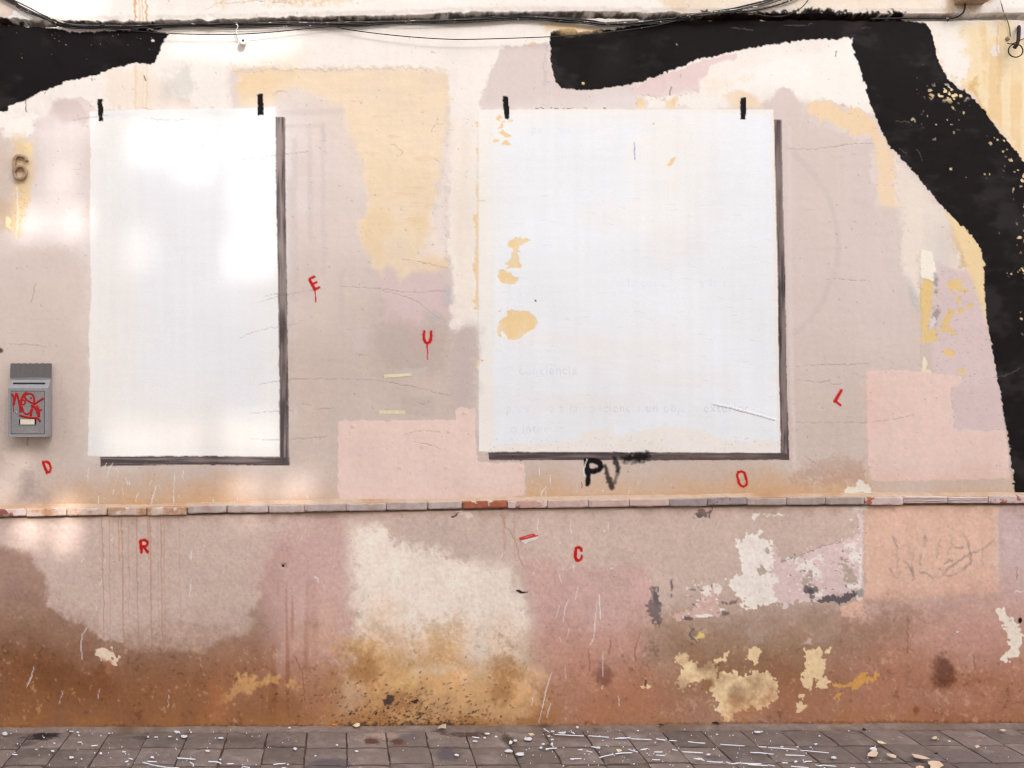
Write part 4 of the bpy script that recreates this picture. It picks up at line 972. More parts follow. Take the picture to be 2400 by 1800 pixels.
WS = [z4(p) for p in ([(690, 1340), (675, 1375)], [(735, 1340), (705, 1380), (690, 1435)], [(752, 1375), (770, 1395), (768, 1425)], [(818, 1435), (830, 1480)], [(840, 1455), (842, 1480)], [(575, 1370), (572, 1450)], [(1130, 1410), (1128, 1615)], [(1188, 1390), (1188, 1440)], [(792, 1492), (798, 1545)], [(740, 1520), (732, 1540)], [(900, 1530), (878, 1590)], [(1015, 1490), (995, 1560), (980, 1610)], [(985, 1455), (970, 1480)], [(1030, 1480), (1040, 1505)], [(640, 1560), (637, 1615)], [(1385, 1560), (1383, 1590)], [(695, 1575), (670, 1570)], [(1095, 1618), (1120, 1620), (1165, 1622)], [(1215, 1620), (1225, 1628)], [(1380, 1608), (1410, 1610)], [(1295, 1615), (1310, 1617)])]
WS += [z7(p) for p in ([(565, 750), (535, 800), (525, 850), (530, 910), (535, 955)], [(222, 1000), (205, 1070), (175, 1135)], [(408, 1170), (385, 1240)], [(740, 160), (725, 180)], [(548, 300), (530, 322)], [(665, 430), (655, 465)], [(1240, 430), (1238, 480), (1228, 545)], [(1325, 212), (1315, 255)], [(635, 180), (605, 245)], [(1955, 160), (1952, 180)], [(2030, 408), (2060, 430), (2065, 460)], [(1245, 235), (1243, 300)], [(650, 1140), (635, 1205)], [(630, 610), (625, 635)], [(690, 300), (680, 330)], [(1097, 1180), (1093, 1250)])]
WS += [Z(p, 800, 1200, 2.765) for p in ([(1650, 580), (1642, 680), (1635, 770), (1622, 835), (1605, 850)], [(1530, 480), (1510, 560)], [(1470, 560), (1445, 610), (1435, 700)], [(1405, 600), (1400, 640), (1385, 685)], [(1475, 750), (1455, 815)], [(1670, 530), (1668, 590), (1675, 690)], [(1412, 405), (1422, 465)], [(1500, 320), (1500, 380)], [(1275, 30), (1265, 110)], [(1478, 70), (1485, 140)], [(1725, 65), (1725, 115)], [(1690, 910), (1690, 1000), (1688, 1060)], [(1358, 1040), (1330, 1130), (1305, 1240), (1275, 1360)], [(1355, 1235), (1340, 1280), (1330, 1325)], [(1448, 950), (1450, 1070)], [(1410, 810), (1422, 840)], [(1243, 380), (1240, 400)], [(1240, 1190), (1230, 1250)], [(1038, 260), (1035, 290)], [(1690, 1115), (1685, 1140)], [(1790, 1180), (1795, 1250)])]
WS += [Z(p, 800, 600, 2.765) for p in ([(1325, 1495), (1300, 1530), (1298, 1575)], [(1325, 1520), (1322, 1575)], [(1240, 1572), (1280, 1576)], [(1280, 1370), (1285, 1420)], [(1350, 1405), (1352, 1470)], [(1245, 1560), (1300, 1566)], [(1870, 1500), (1858, 1560)], [(1925, 1460), (1922, 1480)], [(1530, 1518), (1527, 1530)], [(1945, 1350), (1938, 1370)], [(1695, 1515), (1692, 1525)])]
for p in WS:
    put(stroke(p, [random.uniform(.9, 1.6), random.uniform(1.8, 3.2), random.uniform(1, 2)], .8, .5), (238, 236, 238), a=random.uniform(.6, .95))
for q in range(70):
    a0, b0 = random.uniform(40, 2300), random.choice((random.uniform(1100, 1180), random.uniform(1200, 1420)))
    put(stroke([(a0, b0), (a0 + random.uniform(-2, 2), b0 + random.uniform(1, 9))], random.uniform(.9, 1.7), .7), (236, 230, 228), a=random.uniform(.25, .7))
for (a0, b0) in ((1414, 1243), (1311, 1271), (1318, 1334), (2240, 1479), (1432, 1331)):
    put(blob(a0, b0, 2.4, 2, .3), (240, 238, 238))
put(blob(664, 1325, 3, 3, .3), (34, 30, 30)); H[sl_of(660, 668, 1321, 1329)] -= 0.004
put(poly([(1209, 1384), (1236, 1384), (1234, 1387), (1216, 1389), (1210, 1388)], soft=.8, rough=.8), (44, 36, 34), h=-0.002)
put(stroke([(1060, 1210), (1068, 1208), (1072, 1202)], 5, 1, 1), (90, 76, 68), h=-0.003); put(poly([(1076, 1204), (1098, 1200), (1110, 1206), (1094, 1215)], soft=1.5, rough=2, dry=2), (232, 214, 198))
put(blob(1, 822, 6, 5, .5), (86, 76, 74)); put(stroke([(1513, 1594), (1511, 1604)], 5, 1, 1), (64, 52, 48), a=.8)
put(stroke([(82, 665), (76, 700), (72, 708)], 2, 1), (176, 140, 110), a=.7); put(stroke([(146, 878), (142, 925)], 2.5, 1.5), (190, 140, 118), a=.35)
put(stroke([(66, 1026), (66, 1044)], 3, 1), (130, 116, 112), a=.6)

# ---- fine tooth of the plaster everywhere
wrk = (0.18 + 0.62 * sstep(VV, 500, 1300)) * (1 - 0.85 * ((LAB == 3) | (LAB == 4)))
C *= (1 + wrk * (0.018 * nA[3] + 0.016 * GRN + 0.010 * nA[6]))[..., None]
C *= (1 + 0.006 * STRV + 0.004 * STRH)[..., None]
pk = sstep(VV - LT, 10, 20)
C *= (1 + pk * (0.014 * nA[3] + 0.012 * nA[6] + 0.014 * F1 - 0.02 * np.clip(STRV, 0, 2)))[..., None]
H += pk * (0.00007 * nA[6] + 0.00004 * GRN + 0.00007 * STRH)
pit = sstep(nA[3] + .5 * GRN, 2.7, 3.3) * (1 - (LAB == 1)) * (1 - (LAB == 2)) * (1 - (LAB == 3)) * (1 - (LAB == 4))
C *= (1 - 0.25 * pit)[..., None]
np.clip(C, 0.003, 0.88, out=C)

# ---- relief
PAN = 1 - 0.7 * ((LAB == 3) | (LAB == 4))
H += PAN * (0.00002 * GRN + 0.00005 * nA[6] + 0.00011 * nA[14] + 0.00006 * STRH) + 0.0011 * nA[80] + 0.003 * nA[200]
H -= 0.0005 * pit
H += 0.012 * sstep(VV - LT - 9, -2, 2)                            # plinth stands proud
above = lip - VV
H += 0.030 * sstep(above, -0.5, 2.6) - 0.004 * sstep(above, 0, 3) * (1 - sstep(above, 3, 16))
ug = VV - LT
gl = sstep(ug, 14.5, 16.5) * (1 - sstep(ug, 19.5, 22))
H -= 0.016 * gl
C *= (1 - (0.62 * gl * (0.6 + 0.4 * sstep(F1, -1, .5)))[..., None])     # shade line under the tiles, darkened into the wall colour
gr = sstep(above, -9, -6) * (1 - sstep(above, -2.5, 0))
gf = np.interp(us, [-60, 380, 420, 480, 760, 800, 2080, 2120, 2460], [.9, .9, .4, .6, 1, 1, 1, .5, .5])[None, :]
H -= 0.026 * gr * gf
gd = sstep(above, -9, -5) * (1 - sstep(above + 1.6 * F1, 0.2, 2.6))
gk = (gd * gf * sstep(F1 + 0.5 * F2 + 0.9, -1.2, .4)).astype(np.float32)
C[:] = C * (1 - .85 * gk[..., None]) + alb((52, 38, 32)) * .85 * gk[..., None]  # shade of the gap under the lip, painted in as dark brown

# ---- mesh pieces
house = tag(empty('house_wall', (0, 0, 0)), 'weathered pink and cream plaster house wall with black mural and white panels', 'wall')
Xg = ((UU - 1200) * S).astype(np.float32); Zg = ((VB - VV) * S).astype(np.float32)
fl = np.maximum(np.maximum(LAB[:-1, :-1], LAB[1:, 1:]), np.maximum(LAB[:-1, 1:], LAB[1:, :-1]))
ident = np.arange(NV * NU).reshape(NV, NU)
quads = np.stack([ident[:-1, :-1], ident[1:, :-1], ident[1:, 1:], ident[:-1, 1:]], -1).reshape(-1, 4)
flf = fl.reshape(-1)
allco = np.stack([Xg, -H, Zg], -1).reshape(-1, 3)
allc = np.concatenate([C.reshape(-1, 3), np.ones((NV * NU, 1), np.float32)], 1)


def grid_mesh(name, co, colr, q, m):
    me = bpy.data.meshes.new(name)
    me.vertices.add(len(co)); me.vertices.foreach_set('co', co.astype(np.float32).ravel())
    me.loops.add(q.size); me.loops.foreach_set('vertex_index', q.astype(np.int32).ravel())
    me.polygons.add(len(q)); me.polygons.foreach_set('loop_start', np.arange(0, q.size, 4, dtype=np.int32))
    me.update(calc_edges=True)
    a = me.color_attributes.new('paint', 'FLOAT_COLOR', 'POINT')
    a.data.foreach_set('color', colr.astype(np.float32).ravel())
    me.polygons.foreach_set('use_smooth', np.ones(len(q), bool))
    me.materials.append(m)
    o = bpy.data.objects.new(name, me); COL.objects.link(o); o.parent = house
    return o


PARTS = {0: ('plaster', None), 1: ('mural_shape', 'black mural band running off the left edge under the cables'), 2: ('mural_shape', 'large black mural arch with a long leg down the right edge'),
         3: ('white_panel', 'narrow white painted panel'), 4: ('white_panel', 'wide white painted panel with ghost writing and ochre flakes'), 5: ('painted_shadow', 'dark grey painted shadow of the narrow panel'), 6: ('painted_shadow', 'dark grey painted shadow of the wide panel'),
         8: ('black_mark', None), 9: ('black_mark', None), 10: ('black_mark', None), 11: ('black_mark', None),
         12: ('letter_e', 'tilted red letter E with a drip'), 13: ('letter_u', 'red letter U with a long drip'), 14: ('letter_l', 'leaning red letter L'), 15: ('letter_o', 'red letter O'), 16: ('letter_c', 'red letter C'), 17: ('letter_r', 'red letter R'), 18: ('letter_d', 'red letter D'),
         19: ('sprayed_tag', 'black sprayed letters PV with a smear'), 20: ('ochre_patch', 'ochre paint field between the panels'), 21: ('peach_patch', 'peach paint patch beside the wide panel'), 22: ('peach_patch', 'peach paint patch next to the mural leg'), 23: ('white_flake_area', 'white flaked patch on the plinth'), 24: ('peach_patch', 'peach field on the plinth with a faint tag'), 25: ('faint_tag', 'faint grey scrawled tag')}
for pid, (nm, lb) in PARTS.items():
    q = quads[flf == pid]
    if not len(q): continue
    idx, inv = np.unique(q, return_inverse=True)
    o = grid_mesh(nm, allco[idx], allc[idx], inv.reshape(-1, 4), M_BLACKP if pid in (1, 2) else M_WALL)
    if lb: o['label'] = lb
del quads


def extension(ulist, vlist, mode):
    """coarse continuation of the wall beyond the picture"""
    uu = np.array(ulist, np.float32); vv = np.array(vlist, np.float32)
    A, B = np.meshgrid(uu, vv)
    rng = np.random.default_rng(5)
    jj = np.clip(((B - V0_) / DU), 0, NV - 1).astype(int)
    ii = np.clip(((A - U0) / DU), 0, NU - 1).astype(int)
    hh = H[jj, ii] + 0.0004 * rng.standard_normal(A.shape)
    if mode == 'side':
        j2 = np.clip(jj + (6 * np.sin(A / 60.0 + B / 90.0) * np.minimum(1, np.minimum(abs(A - U0), abs(A - us[-1])) / 60)).astype(int), 0, NV - 1)
        cc = C[j2, ii]
        hh = H[jj, ii]
    else:
        cc = np.ones((*A.shape, 3)) * alb(CREAM); hh = np.where(B > V0_ - 1, H[0, ii], H[0, :].mean())
        f = np.clip((V0_ - B) / 60, 0, 1)[..., None]
        cc = C[0, ii] * (1 - f) + cc * f
    cc = cc * (1 + 0.02 * rng.standard_normal(A.shape))[..., None]
    idn = np.arange(A.size).reshape(A.shape)
    q = np.stack([idn[:-1, :-1], idn[1:, :-1], idn[1:, 1:], idn[:-1, 1:]], -1).reshape(-1, 4)
    co = np.stack([(A - 1200) * S, -hh, (VB - B) * S], -1).reshape(-1, 3)
    grid_mesh('plaster', co, np.concatenate([np.clip(cc, .003, .88).reshape(-1, 3), np.ones((A.size, 1))], 1), q, M_WALL)


vfull = list(vs[::4]) + [vs[-1]]
extension(list(np.arange(-900, U0, 12)) + [U0], vfull, 'side')
extension([us[-1]] + list(np.arange(us[-1] + 12, 3300, 12)), vfull, 'side')
extension(list(np.arange(-900, 3300, 20)), list(np.arange(-620, V0_, 16)) + [V0_], 'top')
EXT_DONE = True


def hw(u, v):
    """relief of the wall at a photo pixel"""
    j = int(np.clip((v - V0_) / DU, 0, NV - 1)); i = int(np.clip((u - U0) / DU, 0, NU - 1))
    return float(H[j, i])


# ------------------------------------------------------------------ ledge tiles
def tile_mat(name, rgb, stain=None, chips=None):
    return mat(name, rgb, rough=0.8, var=0.06, scale=35, bump=0.35, bscale=140, stain=stain, chips=chips)


TM = {'cream': tile_mat('tile_cream', (208, 182, 166), ((186, 138, 104), 16, .47, .2), ((218, 200, 188), 22, .60, .05)),
      'red': tile_mat('tile_worn_red', (216, 196, 188), ((210, 170, 150), 14, .5, .2), ((150, 92, 80), 18, .53, .05)),
      'lav': tile_mat('tile_lavender', (190, 172, 166), ((176, 152, 140), 12, .5, .2), ((90, 82, 90), 34, .69, .03)),
      'terra': tile_mat('tile_terracotta', (172, 98, 72), ((150, 82, 60), 20, .55, .15), ((206, 190, 184), 14, .56, .02)),
      'pinkworn': tile_mat('tile_pink_worn', (200, 160, 146), ((120, 90, 76), 26, .58, .08), ((214, 190, 184), 18, .56, .04)),
      'pink': tile_mat('tile_pink', (204, 176, 166), ((192, 156, 140), 16, .54, .2), ((230, 222, 218), 30, .70, .03)),
      'grey': tile_mat('tile_grey', (164, 148, 146), ((136, 122, 124), 14, .5, .15), ((84, 78, 88), 30, .66, .04)),
      'brown': tile_mat('tile_grey_brown', (178, 160, 152), ((160, 140, 132), 12, .5, .2), ((72, 68, 84), 22, .66, .04)),
      'white': tile_mat('tile_whitewashed', (232, 224, 216), ((214, 190, 184), 16, .5, .1), ((160, 84, 62), 18, .60, .03)),
      'redchip': tile_mat('tile_red_chip', (208, 184, 178), None, ((166, 96, 74), 13, .60, .03)),
      'pinkg': tile_mat('tile_pink_grooved', (212, 190, 186), ((200, 168, 158), 14, .55, .2), None)}
jn = [-120, -28, 66, 160, 255, 347, 441, 534, 631, 715, 811, 905, 1001, 1082, 1187, 1280, 1375, 1471, 1563, 1653, 1745, 1837, 1928, 2018, 2110, 2213, 2307, 2397, 2490]
kinds = ['cream', 'red', 'cream', 'cream', 'cream', 'cream', 'lav', 'lav', 'lav', 'lav', 'lav', 'lav', 'lav', 'terra', 'pinkworn', 'pink', 'pink', 'pink', 'grey', 'grey', 'brown', 'brown', 'brown', 'redchip', 'pinkg', 'pinkg', 'redchip', 'pink']
rt = random.Random(3)
for i in range(len(jn) - 1):
    u0, u1 = jn[i], jn[i + 1]
    gap = 2.0 if i in (12, 13) else 1.5 if jn[i] in (160, 255, 347, 534) or jn[i + 1] in (255, 347, 534) else .8
    k = kinds[i]
    grooved = k == 'pinkg'
    dep = 0.036 + rt.uniform(-.003, .003)
    dv = rt.uniform(-1.2, 1.2)
    thick = 18 + rt.uniform(-1, 1) - (3 if grooved else 0)
    ta, tb = float(led_top(u0)) + dv + rt.uniform(-.7, .7), float(led_top(u1)) + dv + rt.uniform(-.7, .7)
    # cross-section (depth, drop in px): back top, front top, grooves, front bottom, back bottom
    prof = [(-0.03, -1.5), (dep - 0.006, 0.0), (dep - 0.001, 1.2), (dep, 3.0)]
    if grooved:
        for gq in (4.5, 8.0, 11.5): prof += [(dep, gq - 1.0), (dep - .004, gq - .2), (dep - .004, gq + .6), (dep, gq + 1.3)]
    prof += [(dep, thick - 3.5), (dep - 0.002, thick - 1.2), (dep - 0.008, thick), (-0.03, thick)]
    n = 13
    V, F = [], []
    for c in range(n):
        t = c / (n - 1)
        uu_ = u0 + gap + (u1 - u0 - 2 * gap) * t
        tp = ta + (tb - ta) * t
        end = 0.004 * max(0, 1 - min(t, 1 - t) * 14)
        for (dd, pv) in prof:
            jx = rt.gauss(0, .0006) if 0 < dd else 0
            jv = rt.gauss(0, .35) if (0 < dd and not grooved) else 0
            V.append(onwall(uu_, tp + pv + jv + end * 200 * (1 if pv > thick / 2 else .3) * (.5 if pv > 0 else 0) * (1 if pv < thick / 2 else -1), (dd - end + jx) if dd > 0 else dd))
    np_ = len(prof)
    for c in range(n - 1):
        for r in range(np_ - 1):
            F.append((c * np_ + r, (c + 1) * np_ + r, (c + 1) * np_ + r + 1, c * np_ + r + 1))
    F.append(tuple(range(np_ - 1, -1, -1))); F.append(tuple((n - 1) * np_ + r for r in range(np_)))
    F = [tuple(reversed(f)) for f in F]
    o = mesh_obj('ledge_tile', V, F, TM[k], house)
# mortar bed over the tiles
M_BED = mat('ledge_mortar', (198, 172, 148), rough=0.9, var=0.08, scale=14, bump=0.5, bscale=110, stain=((184, 142, 108), 5, .5, .2))
V, F = [], []
uu_ = np.arange(-120, 2500, 10)
for c, u_ in enumerate(uu_):
    tp = float(led_top(u_))
    a = rt.uniform(-1, 1) * .8
    w_ = rt.uniform(-.002, .002)
    for (dd, pv) in ((-.02, -11), (.002, -8 + a), (.012 + w_, -4.0 + a * .5), (.026 + w_, -.8 + a * .3), (.027 + w_, 4), (-.02, 4)):
        V.append(onwall(u_, tp + pv, dd))
for c in range(len(uu_) - 1):
    for r in range(5): F.append((c * 6 + r, c * 6 + r + 1, (c + 1) * 6 + r + 1, (c + 1) * 6 + r))
mesh_obj('mortar_bed', V, F, M_BED, house)

# ------------------------------------------------------------------ pavement and street
ASL = math.atan(SLOPE)
pav = empty('pavement'); tag(pav, kind='structure')
pav.rotation_euler = (0, -ASL, 0)
pav.location = (0, 0, -0.004)          # foot of the wall at the middle of the picture
M_PAV = []


def paving_mat(name, rgb, stains):
    m = mat(name, rgb, rough=0.78, var=0.10, scale=28, bump=0.35, bscale=170, spec=.3, stain=((152, 138, 130), 9, .52, .2), chips=((168, 154, 146), 46, .66, .05))
    nt = m.node_tree
    b = nt.nodes['Principled BSDF']
    src = b.inputs['Base Color'].links[0].from_socket
    geo = nt.nodes.new('ShaderNodeNewGeometry')
    nz = nt.nodes.new('ShaderNodeTexNoise'); nz.inputs['Scale'].default_value = 26; nz.inputs['Detail'].default_value = 6; nz.inputs['Roughness'].default_value = .7
    nt.links.new(geo.outputs['Position'], nz.inputs['Vector'])
    info = nt.nodes.new('ShaderNodeObjectInfo')
    mr = nt.nodes.new('ShaderNodeMapRange'); mr.inputs['To Min'].default_value = .74; mr.inputs['To Max'].default_value = 1.2
    nt.links.new(info.outputs['Random'], mr.inputs['Value'])
    sc = nt.nodes.new('ShaderNodeVectorMath'); sc.operation = 'SCALE'
    nt.links.new(src, sc.inputs[0]); nt.links.new(mr.outputs[0], sc.inputs['Scale'])
    col = sc.outputs[0]
    for (px, py, rx, ry, rgb2, strength, thr) in stains:
        mp = nt.nodes.new('ShaderNodeMapping'); mp.vector_type = 'TEXTURE'
        mp.inputs['Location'].default_value = (px, py, 0); mp.inputs['Scale'].default_value = (rx, ry, 1000)
        nt.links.new(geo.outputs['Position'], mp.inputs['Vector'])
        ln = nt.nodes.new('ShaderNodeVectorMath'); ln.operation = 'LENGTH'
        nt.links.new(mp.outputs[0], ln.inputs[0])
        ad = nt.nodes.new('ShaderNodeMath'); ad.operation = 'MULTIPLY_ADD'; ad.inputs[1].default_value = -2.2
        nt.links.new(nz.outputs['Fac'], ad.inputs[0]); nt.links.new(ln.outputs['Value'], ad.inputs[2])
        m2_ = nt.nodes.new('ShaderNodeMapRange')
        m2_.inputs['From Min'].default_value = thr; m2_.inputs['From Max'].default_value = thr - .5
        m2_.inputs['To Min'].default_value = 0; m2_.inputs['To Max'].default_value = strength
        nt.links.new(ad.outputs[0], m2_.inputs['Value'])
        mx = nt.nodes.new('ShaderNodeMix'); mx.data_type = 'RGBA'
        nt.links.new(m2_.outputs[0], mx.inputs[0]); nt.links.new(col, mx.inputs[6]); mx.inputs[7].default_value = (*map(float, alb(rgb2)), 1)
        col = mx.outputs[2]
    nt.links.new(col, b.inputs['Base Color'])
    return m


def gs(u, v, ru, rv, rgb, st, thr=-.05):
    x, y, _ = ground(u, v)
    _, y2, _ = ground(u, v + rv)
    return (x, y, ru * S, abs(y2 - y), rgb, st, thr)


STN = [gs(100, 1719, 46, 14, (34, 28, 28), .95), gs(60, 1738, 24, 8, (60, 50, 48), .6), gs(330, 1723, 24, 6, (74, 64, 58), .7), gs(1050, 1762, 34, 20, (92, 84, 92), .8), gs(780, 1782, 56, 14, (88, 80, 88), .7), gs(650, 1735, 50, 12, (96, 84, 80), .5),
       gs(1090, 1715, 60, 9, (66, 52, 46), .8), gs(1190, 1728, 18, 16, (62, 50, 44), .8), gs(872, 1733, 20, 9, (96, 62, 50), .95), gs(930, 1733, 20, 9, (96, 62, 50), .95), gs(900, 1718, 40, 10, (176, 150, 138), .8), gs(960, 1723, 30, 10, (100, 92, 100), .6), gs(1690, 1770, 40, 10, (90, 78, 80), .6), gs(1860, 1740, 200, 40, (112, 98, 96), .4), gs(420, 1775, 120, 20, (112, 100, 98), .4), gs(560, 1730, 60, 12, (94, 80, 74), .5), gs(1330, 1718, 80, 8, (96, 80, 72), .5), gs(2250, 1770, 130, 24, (106, 94, 94), .45), gs(1480, 1750, 90, 22, (150, 134, 126), .35)]
M_PAVE = paving_mat('paving_stone', (128, 113, 106), STN)


def stone_mesh(seed):
    r_ = random.Random(seed)
    bm = bmesh.new()
    n = 5
    hx = .0962
    vs_ = []
    for i in range(n + 1):
        row = []
        for j in range(n + 1):
            x = -hx + 2 * hx * i / n; y = -hx + 2 * hx * j / n
            e = (i in (0, n)) + (j in (0, n))
            z = r_.gauss(0, .0006) - (.0045 if e == 1 else .007 if e == 2 else 0)
            x += r_.gauss(0, .0012); y += r_.gauss(0, .0012)
            row.append(bm.verts.new((x, y, z)))
        vs_.append(row)
    for i in range(n):
        for j in range(n): bm.faces.new((vs_[i][j], vs_[i + 1][j], vs_[i + 1][j + 1], vs_[i][j + 1]))
    rim = [vs_[i][0] for i in range(n + 1)] + [vs_[n][j] for j in range(1, n + 1)] + [vs_[i][n] for i in range(n - 1, -1, -1)] + [vs_[0][j] for j in range(n - 1, 0, -1)]
    low = [bm.verts.new((q.co.x * 1.01, q.co.y * 1.01, -.03)) for q in rim]
    for a in range(len(rim)): bm.faces.new((rim[a], low[a], low[(a + 1) % len(rim)], rim[(a + 1) % len(rim)]))
    me = bpy.data.meshes.new('paving_stone')
    bmesh.ops.recalc_face_normals(bm, faces=bm.faces)
    bm.to_mesh(me); bm.free()
    me.materials.append(M_PAVE)
    return me


stones = [stone_mesh(s_) for s_ in range(6)]
ux = [73 + 91.9 * (i - 0) - .0 for i in range(-8, 34)]
x_of = lambda u: ground(u, 1713)[0]
PX = 0.2006
x_first = x_of(73)
rs = random.Random(9)
for i in range(-8, 34):
    for r in range(6):
        o = bpy.data.objects.new('paving_stone', rs.choice(stones))
        COL.objects.link(o); o.parent = pav
        o.location = (x_first + PX * (i + .5) + rs.gauss(0, .001), -(.052 + .2085 * (r + .5)) + rs.gauss(0, .0012) + (.012 if i % 3 == 0 else -.006), rs.gauss(0, .0012))
        o.rotation_euler = (rs.gauss(0, .004), rs.gauss(0, .004), rs.choice((0, math.pi / 2, math.pi)) + rs.gauss(0, .004))
        s_ = 1 + rs.gauss(0, .004)
        o.scale = (s_ * (1.0), s_ * 1.035 if abs(math.sin(o.rotation_euler.z)) < .5 else s_, 1)
V, F = box(-6.2, 6.2, -1.36, .05, -.2, -.0085)
mesh_obj('mortar_joint', V, F, M_MORTAR, pav)
# mortar fillet along the foot of the wall
V, F = [], []
xs_ = np.arange(-4.2, 4.2, .03)
for x in xs_:
    a = rs.gauss(0, .0022) + .005 * math.sin(x * 3.1) * math.sin(x * 7.7 + 1)
    V += [(x, .02, .012), (x, -.018, .0105 + a * .5), (x, -.036 + a, .004 + a * .3), (x, -.050 + a * 1.5, -.0015), (x, -.056 + a, -.012)]
for c in range(len(xs_) - 1):
    for r in range(4): F.append((c * 5 + r, c * 5 + r + 1, (c + 1) * 5 + r + 1, (c + 1) * 5 + r))
mesh_obj('mortar_fillet', V, F, M_STRIP, pav)
V, F = box(-60, 60, -60, -1.361, -.3, -.004)
st = mesh_obj('street', V, F, M_ASPH); tag(st, kind='structure')
st.rotation_euler = (0, -ASL, 0); st.location = (0, 0, -.004)

# ------------------------------------------------------------------ paint drops on the paving
def gpoint(u, v, z): return np.array(ground(u, v, z))


def splash(u, v, ru, rv, z=.0016, n=9, r_=None):
    r_ = r_ or rs
    c = gpoint(u, v, z)
    V = [c + np.array([0, 0, .0004])]
    for k in range(n):
        a = 2 * math.pi * k / n
        q = r_.uniform(.65, 1.25)
        p = gpoint(u + ru * q * math.cos(a), v + rv * q * math.sin(a), z); V.append(p)
    for k in range(n): V.append(V[1 + k] - np.array([0, 0, .004]))
    F = [(0, 1 + (k + 1) % n, 1 + k) for k in range(n)] + [(1 + k, 1 + (k + 1) % n, 1 + n + (k + 1) % n, 1 + n + k) for k in range(n)]
    return V, F


def streak(pts, w, z=.002):
    path = [gpoint(u, v, z) for u, v in pts]
    P = [np.array(p) for p in spline(path, 4)]
    ww = [w * S * rs.uniform(.6, 1.3) for _ in P]
    ww[0] *= .4; ww[-1] *= .4
    V, F = [], []
    for i, p in enumerate(P):
        t = P[min(i + 1, len(P) - 1)] - P[max(0, i - 1)]; t[2] = 0; t /= np.linalg.norm(t) + 1e-9
        nrm = np.array([-t[1], t[0], 0])
        V += [p + nrm * ww[i] * 1.6 - np.array([0, 0, .003]), p + nrm * ww[i], p + np.array([0, 0, .0009]), p - nrm * ww[i], p - nrm * ww[i] * 1.6 - np.array([0, 0, .003])]
    for i in range(len(P) - 1):
        for r in range(4): F.append((i * 5 + r, (i + 1) * 5 + r, (i + 1) * 5 + r + 1, i * 5 + r + 1))
    return V, F


parts = []
zg = lambda p, u0: [(u0 + x / 3.687, 1690 + y / 3.687) for x, y in p]
for p, u0 in (([(370, 112), (500, 120), (620, 126)], 1200), ([(665, 124), (740, 130), (840, 138)], 1200), ([(890, 148), (960, 143), (1025, 142)], 1200), ([(1030, 150), (1120, 154), (1205, 156)], 1200), ([(1245, 150), (1300, 158), (1335, 162)], 1200), ([(1360, 164), (1425, 168)], 1200), ([(1520, 175), (1600, 184), (1670, 188)], 1200), ([(1800, 198), (1900, 205), (2010, 212)], 1200), ([(275, 60), (300, 80), (325, 95)], 1200), ([(400, 98), (465, 92)], 1200), ([(510, 75), (520, 95), (545, 108)], 1200),
              ([(345, 180), (345, 205), (360, 220)], 1200), ([(290, 240), (340, 232), (390, 230)], 1200), ([(755, 312), (820, 295), (880, 285)], 1200), ([(890, 280), (960, 272), (1040, 270)], 1200), ([(500, 325), (560, 322), (600, 320)], 1200), ([(575, 243), (610, 244)], 1200), ([(645, 255), (695, 266)], 1200), ([(685, 218), (740, 226)], 1200), ([(1005, 240), (1050, 255), (1090, 265)], 1200), ([(1210, 330), (1280, 332)], 1200), ([(1245, 290), (1320, 296)], 1200), ([(1470, 262), (1560, 266), (1650, 272)], 1200), ([(1570, 320), (1630, 325), (1665, 340)], 1200), ([(1685, 345), (1750, 350), (1820, 352)], 1200), ([(1850, 348), (1900, 365), (1960, 358)], 1200), ([(1960, 360), (2060, 364), (2155, 366)], 1200), ([(2130, 218), (2200, 222)], 1200), ([(2060, 268), (2140, 270), (2212, 278)], 1200), ([(2040, 372), (2212, 382)], 1200), ([(1385, 240), (1430, 252)], 1200), ([(1230, 264), (1300, 264)], 1200), ([(1110, 245), (1170, 235)], 1200),
              ([(0, 225), (100, 232), (250, 242)], 1800), ([(280, 250), (380, 258), (525, 272)], 1800), ([(150, 290), (230, 292), (320, 296)], 1800), ([(305, 352), (340, 345), (380, 345)], 1800), ([(410, 372), (440, 384), (480, 378), (590, 388)], 1800), ([(0, 375), (60, 385)], 1800), ([(120, 356), (170, 358)], 1800), ([(200, 388), (350, 400)], 1800), ([(0, 280), (48, 283)], 1800),
              ([(1230, 352), (1330, 378), (1450, 398), (1550, 402)], 0), ([(1530, 316), (1610, 320), (1690, 328)], 0), ([(1800, 345), (1880, 350), (1915, 366)], 0), ([(1960, 366), (2020, 364)], 0), ([(2095, 388), (2160, 400)], 0), ([(1270, 345), (1355, 348)], 0), ([(1110, 318), (1150, 328)], 0), ([(1640, 350), (1670, 370), (1668, 390)], 0), ([(105, 282), (150, 288)], 0), ([(785, 212), (845, 206)], 0), ([(150, 372), (200, 366), (255, 362)], 600), ([(1870, 134), (1930, 142)], 600), ([(1080, 350), (1110, 340)], 0), ([(600, 85), (635, 86)], 0), ([(1300, 316), (1325, 300)], 0), ([(1305, 300), (1330, 318)], 0)):
    parts.append(streak(zg(p, u0), rs.uniform(.55, 1.1)))
